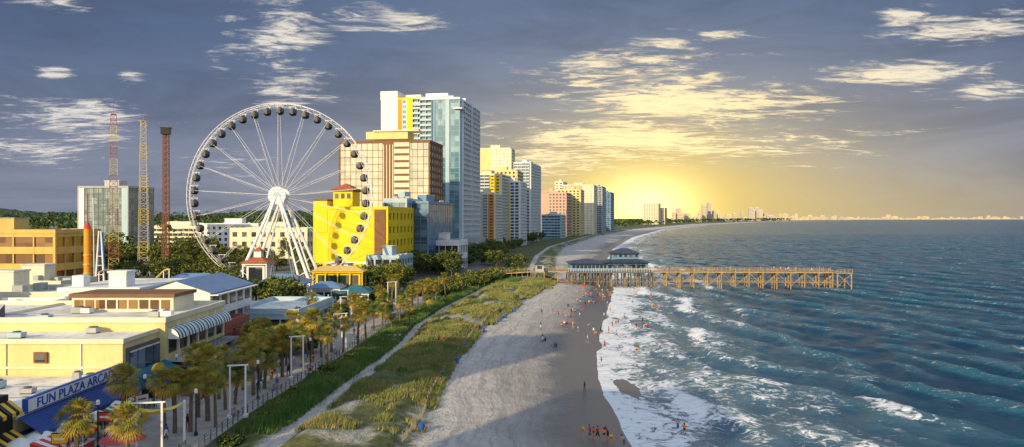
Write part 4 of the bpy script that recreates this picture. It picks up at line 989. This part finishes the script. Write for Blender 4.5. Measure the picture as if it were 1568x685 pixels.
for a in [(893,673,'stand',1,2),(903,673,'walk',0,1),(909,672,'stand',4,2.5,.8),(915,675,'walk',0,-1),(925,678,'stand',4,0),(931,674,'bend',0,2),(936,682,'stand',1,3,.85),(956,688,'bend',3,1),
          (895,602,'walk',5,1),(831,524,'stand',2,0),(835,523,'sit',5,1),(849,531,'sit',2,1),(852,532,'sit',5,2),(868,496,'sit',0,0),(864,497,'sit',6,0),(920,513,'walk',5,2),(909,510,'bend',2,0),(914,512,'sit',4,1),
          (943,499,'wade',3,0),(938,503,'walk',0,1),(944,518,'walk',3,2),(902,464,'sit',1,0),(908,463,'sit',2,0),(912,465,'sit',0,1),(880,478,'sit',6,0),(875,482,'stand',5,0),(893,455,'sit',4,0),(900,452,'stand',3,1),(885,448,'sit',1,1),(930,470,'walk',6,1),(870,470,'sit',5,0),(910,445,'stand',0,0),(918,442,'walk',2,0),(926,535,'walk',0,2),(930,492,'walk',4,1),(925,486,'stand',2,2),(934,478,'walk',1,0),
          (860,500,'sit',4,0),(874,490,'stand',0,1),(896,470,'walk',5,0),(889,462,'sit',2,0),(905,455,'stand',4,0),(915,458,'walk',5,1),(922,450,'stand',6,2),(866,486,'walk',1,1),(932,512,'stand',4,1),(921,562,'walk',2,1)]:
    pbeach(a[0],a[1],a[2],a[3],a[4],a[5] if len(a)>5 else 1)
for i in range(26):
    Y=random.uniform(150,262); x=float(shore(Y))-abs(random.gauss(3,7)); person(random.choice(['walk','stand','sit','bend','walk']),i,x,Y,max(g1(x,Y),0.0),random.uniform(0,6),random.choice([1,1,.75]))
for i in range(12):
    Y=random.uniform(140,255); x=float(shore(Y))+random.uniform(3,14); person('wade',i,x,Y,-.4,random.uniform(0,6))
for u,v,p,i in ((1038,657,'wade',3),(1048,664,'wade',4),(988,503,'wade',4),(992,503,'wade',0),(956,487,'wade',3),(986,502,'wade',2),(1000,470,'wade',3),(975,540,'wade',4)):
    x,Y=G(u,v,0); person(p,i,x,Y,-.45,random.random()*6)
for i in range(40):
    Y=random.uniform(66,240); x=float(bwk(Y))-random.uniform(1.5,8); person(random.choice(['walk','stand','walk']),i,x,Y,3.07,random.choice([0,3.1])+random.uniform(-.4,.4))
for i in range(26):
    x=random.uniform(56,122); person('stand' if i%3 else 'bend',i,x,278.5+random.uniform(-2,2),6.0,random.uniform(0,6))
for u,v in ((605,524),(612,522),(640,512),(672,528),(680,526)):
    x,Y=G(u,v,2.4); person('walk',u,x,Y,g1(x,Y),.3)
for u,v,k in ((905,462,1),(893,446,2)):
    x,Y=G(u,v,.8); put('beach_umbrella',umb[k],(x,Y,g1(x,Y)),0,.75)

# ---------------------------------------------------------------- world
def az(u): return math.atan((u-784)/F)
def el(u,v): return math.atan((335-v)/math.hypot(F,u-784))
W=D.worlds.new('World'); SC.world=W; W.use_nodes=True; W.node_tree.nodes.clear(); k=N(W.node_tree)
out=k.n('ShaderNodeOutputWorld'); bg=k.n('ShaderNodeBackground'); k.l(bg.outputs[0],out.inputs[0])
SUNAZ=212; SUNEL=18
gen=k.n('ShaderNodeTexCoord').outputs['Generated']; sp=k.n('ShaderNodeSeparateXYZ'); k.l(gen,sp.inputs[0]); dx,dy,dz=sp.outputs
A=k.m('ARCTAN2',dx,dy); E=k.m('ARCSINE',dz)
def gauss(a0,e0,sa,se,A_=None,E_=None):
    p=k.m('DIVIDE',k.m('SUBTRACT',A_ or A,a0),sa); q=k.m('DIVIDE',k.m('SUBTRACT',E_ or E,e0),se)
    return k.m('EXPONENT',k.m('MULTIPLY',k.m('ADD',k.m('MULTIPLY',p,p),k.m('MULTIPLY',q,q)),-1.0))
def rad(d): return math.radians(d)
base=k.mix(k.ss(E,0,rad(14)),(.25,.275,.36),(.092,.142,.255))
side=gauss(rad(8),rad(7),rad(24),rad(12))
base=k.mix(k.m('MULTIPLY',side,.6),base,(.26,.32,.44))
big=k.noise(k.mapping(gen,(1.6,1.6,7)),2.2,7,.64,.5)
base=k.mix(k.ss(big,.38,.68,0,.5),base,(.075,.10,.17))
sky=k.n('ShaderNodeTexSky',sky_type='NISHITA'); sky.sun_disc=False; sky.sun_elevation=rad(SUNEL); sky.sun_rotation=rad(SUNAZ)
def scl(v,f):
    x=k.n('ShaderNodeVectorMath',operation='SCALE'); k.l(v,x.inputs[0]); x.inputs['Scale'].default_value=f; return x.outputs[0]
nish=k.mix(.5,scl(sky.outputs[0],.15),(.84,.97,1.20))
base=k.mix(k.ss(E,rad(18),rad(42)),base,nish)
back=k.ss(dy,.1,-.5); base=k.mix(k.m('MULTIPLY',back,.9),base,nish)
g1_=gauss(az(1010),rad(0.5),rad(19),rad(7.8)); g2=gauss(az(990),rad(1.0),rad(9),rad(4.6)); g3=gauss(az(988),rad(1.0),rad(3.6),rad(2.2)); g4=gauss(az(1200),rad(0),rad(22),rad(3.0))
base=k.mix(k.m('MULTIPLY',g1_,.75),base,(.82,.66,.34)); base=k.mix(k.m('MULTIPLY',g4,.55),base,(.66,.50,.22)); base=k.mix(k.m('MULTIPLY',g2,.92),base,(1.0,.71,.14)); base=k.mix(g3,base,(2.0,1.6,.65))
# clouds
cbv=k.n('ShaderNodeCombineXYZ'); den=k.m('ADD',k.m('MAXIMUM',dz,0.0),.07); k.l(k.m('DIVIDE',dx,den),cbv.inputs[0]); k.l(k.m('DIVIDE',dy,den),cbv.inputs[1])
pv=cbv.outputs[0]
c1=k.noise(k.mapping(pv,(.8,1.15,1),(0,0,rad(16))),1.9,13,.70,.9); c2=k.noise(k.mapping(pv,(.7,1.5,1),(0,0,rad(14))),7.5,8,.68,.8)
mask=None
for (u,v,su,sv,a) in [(960,100,165,40,1.0),(1020,150,200,50,1.1),(960,215,200,42,1.15),(1130,160,160,45,1.0),(860,245,150,34,.95),(425,55,80,80,.9),(350,50,40,70,.7),(120,190,120,45,.95),(60,230,120,30,.9),(455,130,95,32,1.0),(570,26,130,22,1.0),(90,5,70,14,.9),(1390,120,150,30,1.0),(1480,45,130,28,1.05),(1390,25,60,22,.9),(85,112,34,12,.95),(200,118,30,11,.95),(1180,225,240,34,.75),(1500,140,90,24,.9),(1010,65,110,20,1.0),(760,190,80,25,.75),(330,250,120,30,.6)]:
    g=gauss(az(u),el(u,v),su/F*math.cos(az(u))**2*1.2,sv/F*1.15*math.cos(az(u)))
    g=k.m('MULTIPLY',g,a); mask=g if mask is None else k.m('MAXIMUM',mask,g)
outer=k.m('MULTIPLY',k.ss(E,rad(18),rad(28)),.5); mask=k.m('MAXIMUM',mask,outer)
dn=k.m('ADD',k.m('ADD',k.m('MULTIPLY',c1,.66),k.m('MULTIPLY',c2,.34)),k.m('MULTIPLY',k.m('SUBTRACT',mask,.5),.25))
cl=k.ss(dn,.52,.675)
near=gauss(az(1010),rad(4),rad(20),rad(10.5))
ccol=k.mix(near,(.84,.79,.72),(1.35,1.05,.50))
ccol=k.mix(k.ss(k.m('ADD',k.m('MULTIPLY',dn,.6),k.m('MULTIPLY',c2,.4)),.46,.60,.0,1.0),k.mix(near,(.27,.30,.38),(.60,.52,.38)),ccol)
base=k.mix(k.m('MULTIPLY',cl,.92),base,ccol)
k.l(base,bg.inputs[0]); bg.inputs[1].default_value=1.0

L=D.lights.new('sun','SUN'); L.energy=5.0; L.angle=rad(.5); L.color=(1.0,.77,.43)
o=D.objects.new('sun',L); SC.collection.objects.link(o)
a=rad(SUNAZ);e=rad(SUNEL); fr=Vector((math.sin(a)*math.cos(e),math.cos(a)*math.cos(e),math.sin(e)))
o.rotation_euler=(-fr).to_track_quat('-Z','Y').to_euler(); o.location=fr*300
cam=D.cameras.new('camera'); c=D.objects.new('camera',cam); SC.collection.objects.link(c); c.location=(0,0,HC); c.rotation_euler=(math.pi/2,0,0)
cam.sensor_width=36; cam.lens=36*F/1568; cam.shift_y=-7.5/1568; cam.clip_start=.5; cam.clip_end=200000
SC.camera=c
SC.view_settings.view_transform='Standard'; SC.view_settings.look='None'; SC.view_settings.exposure=0
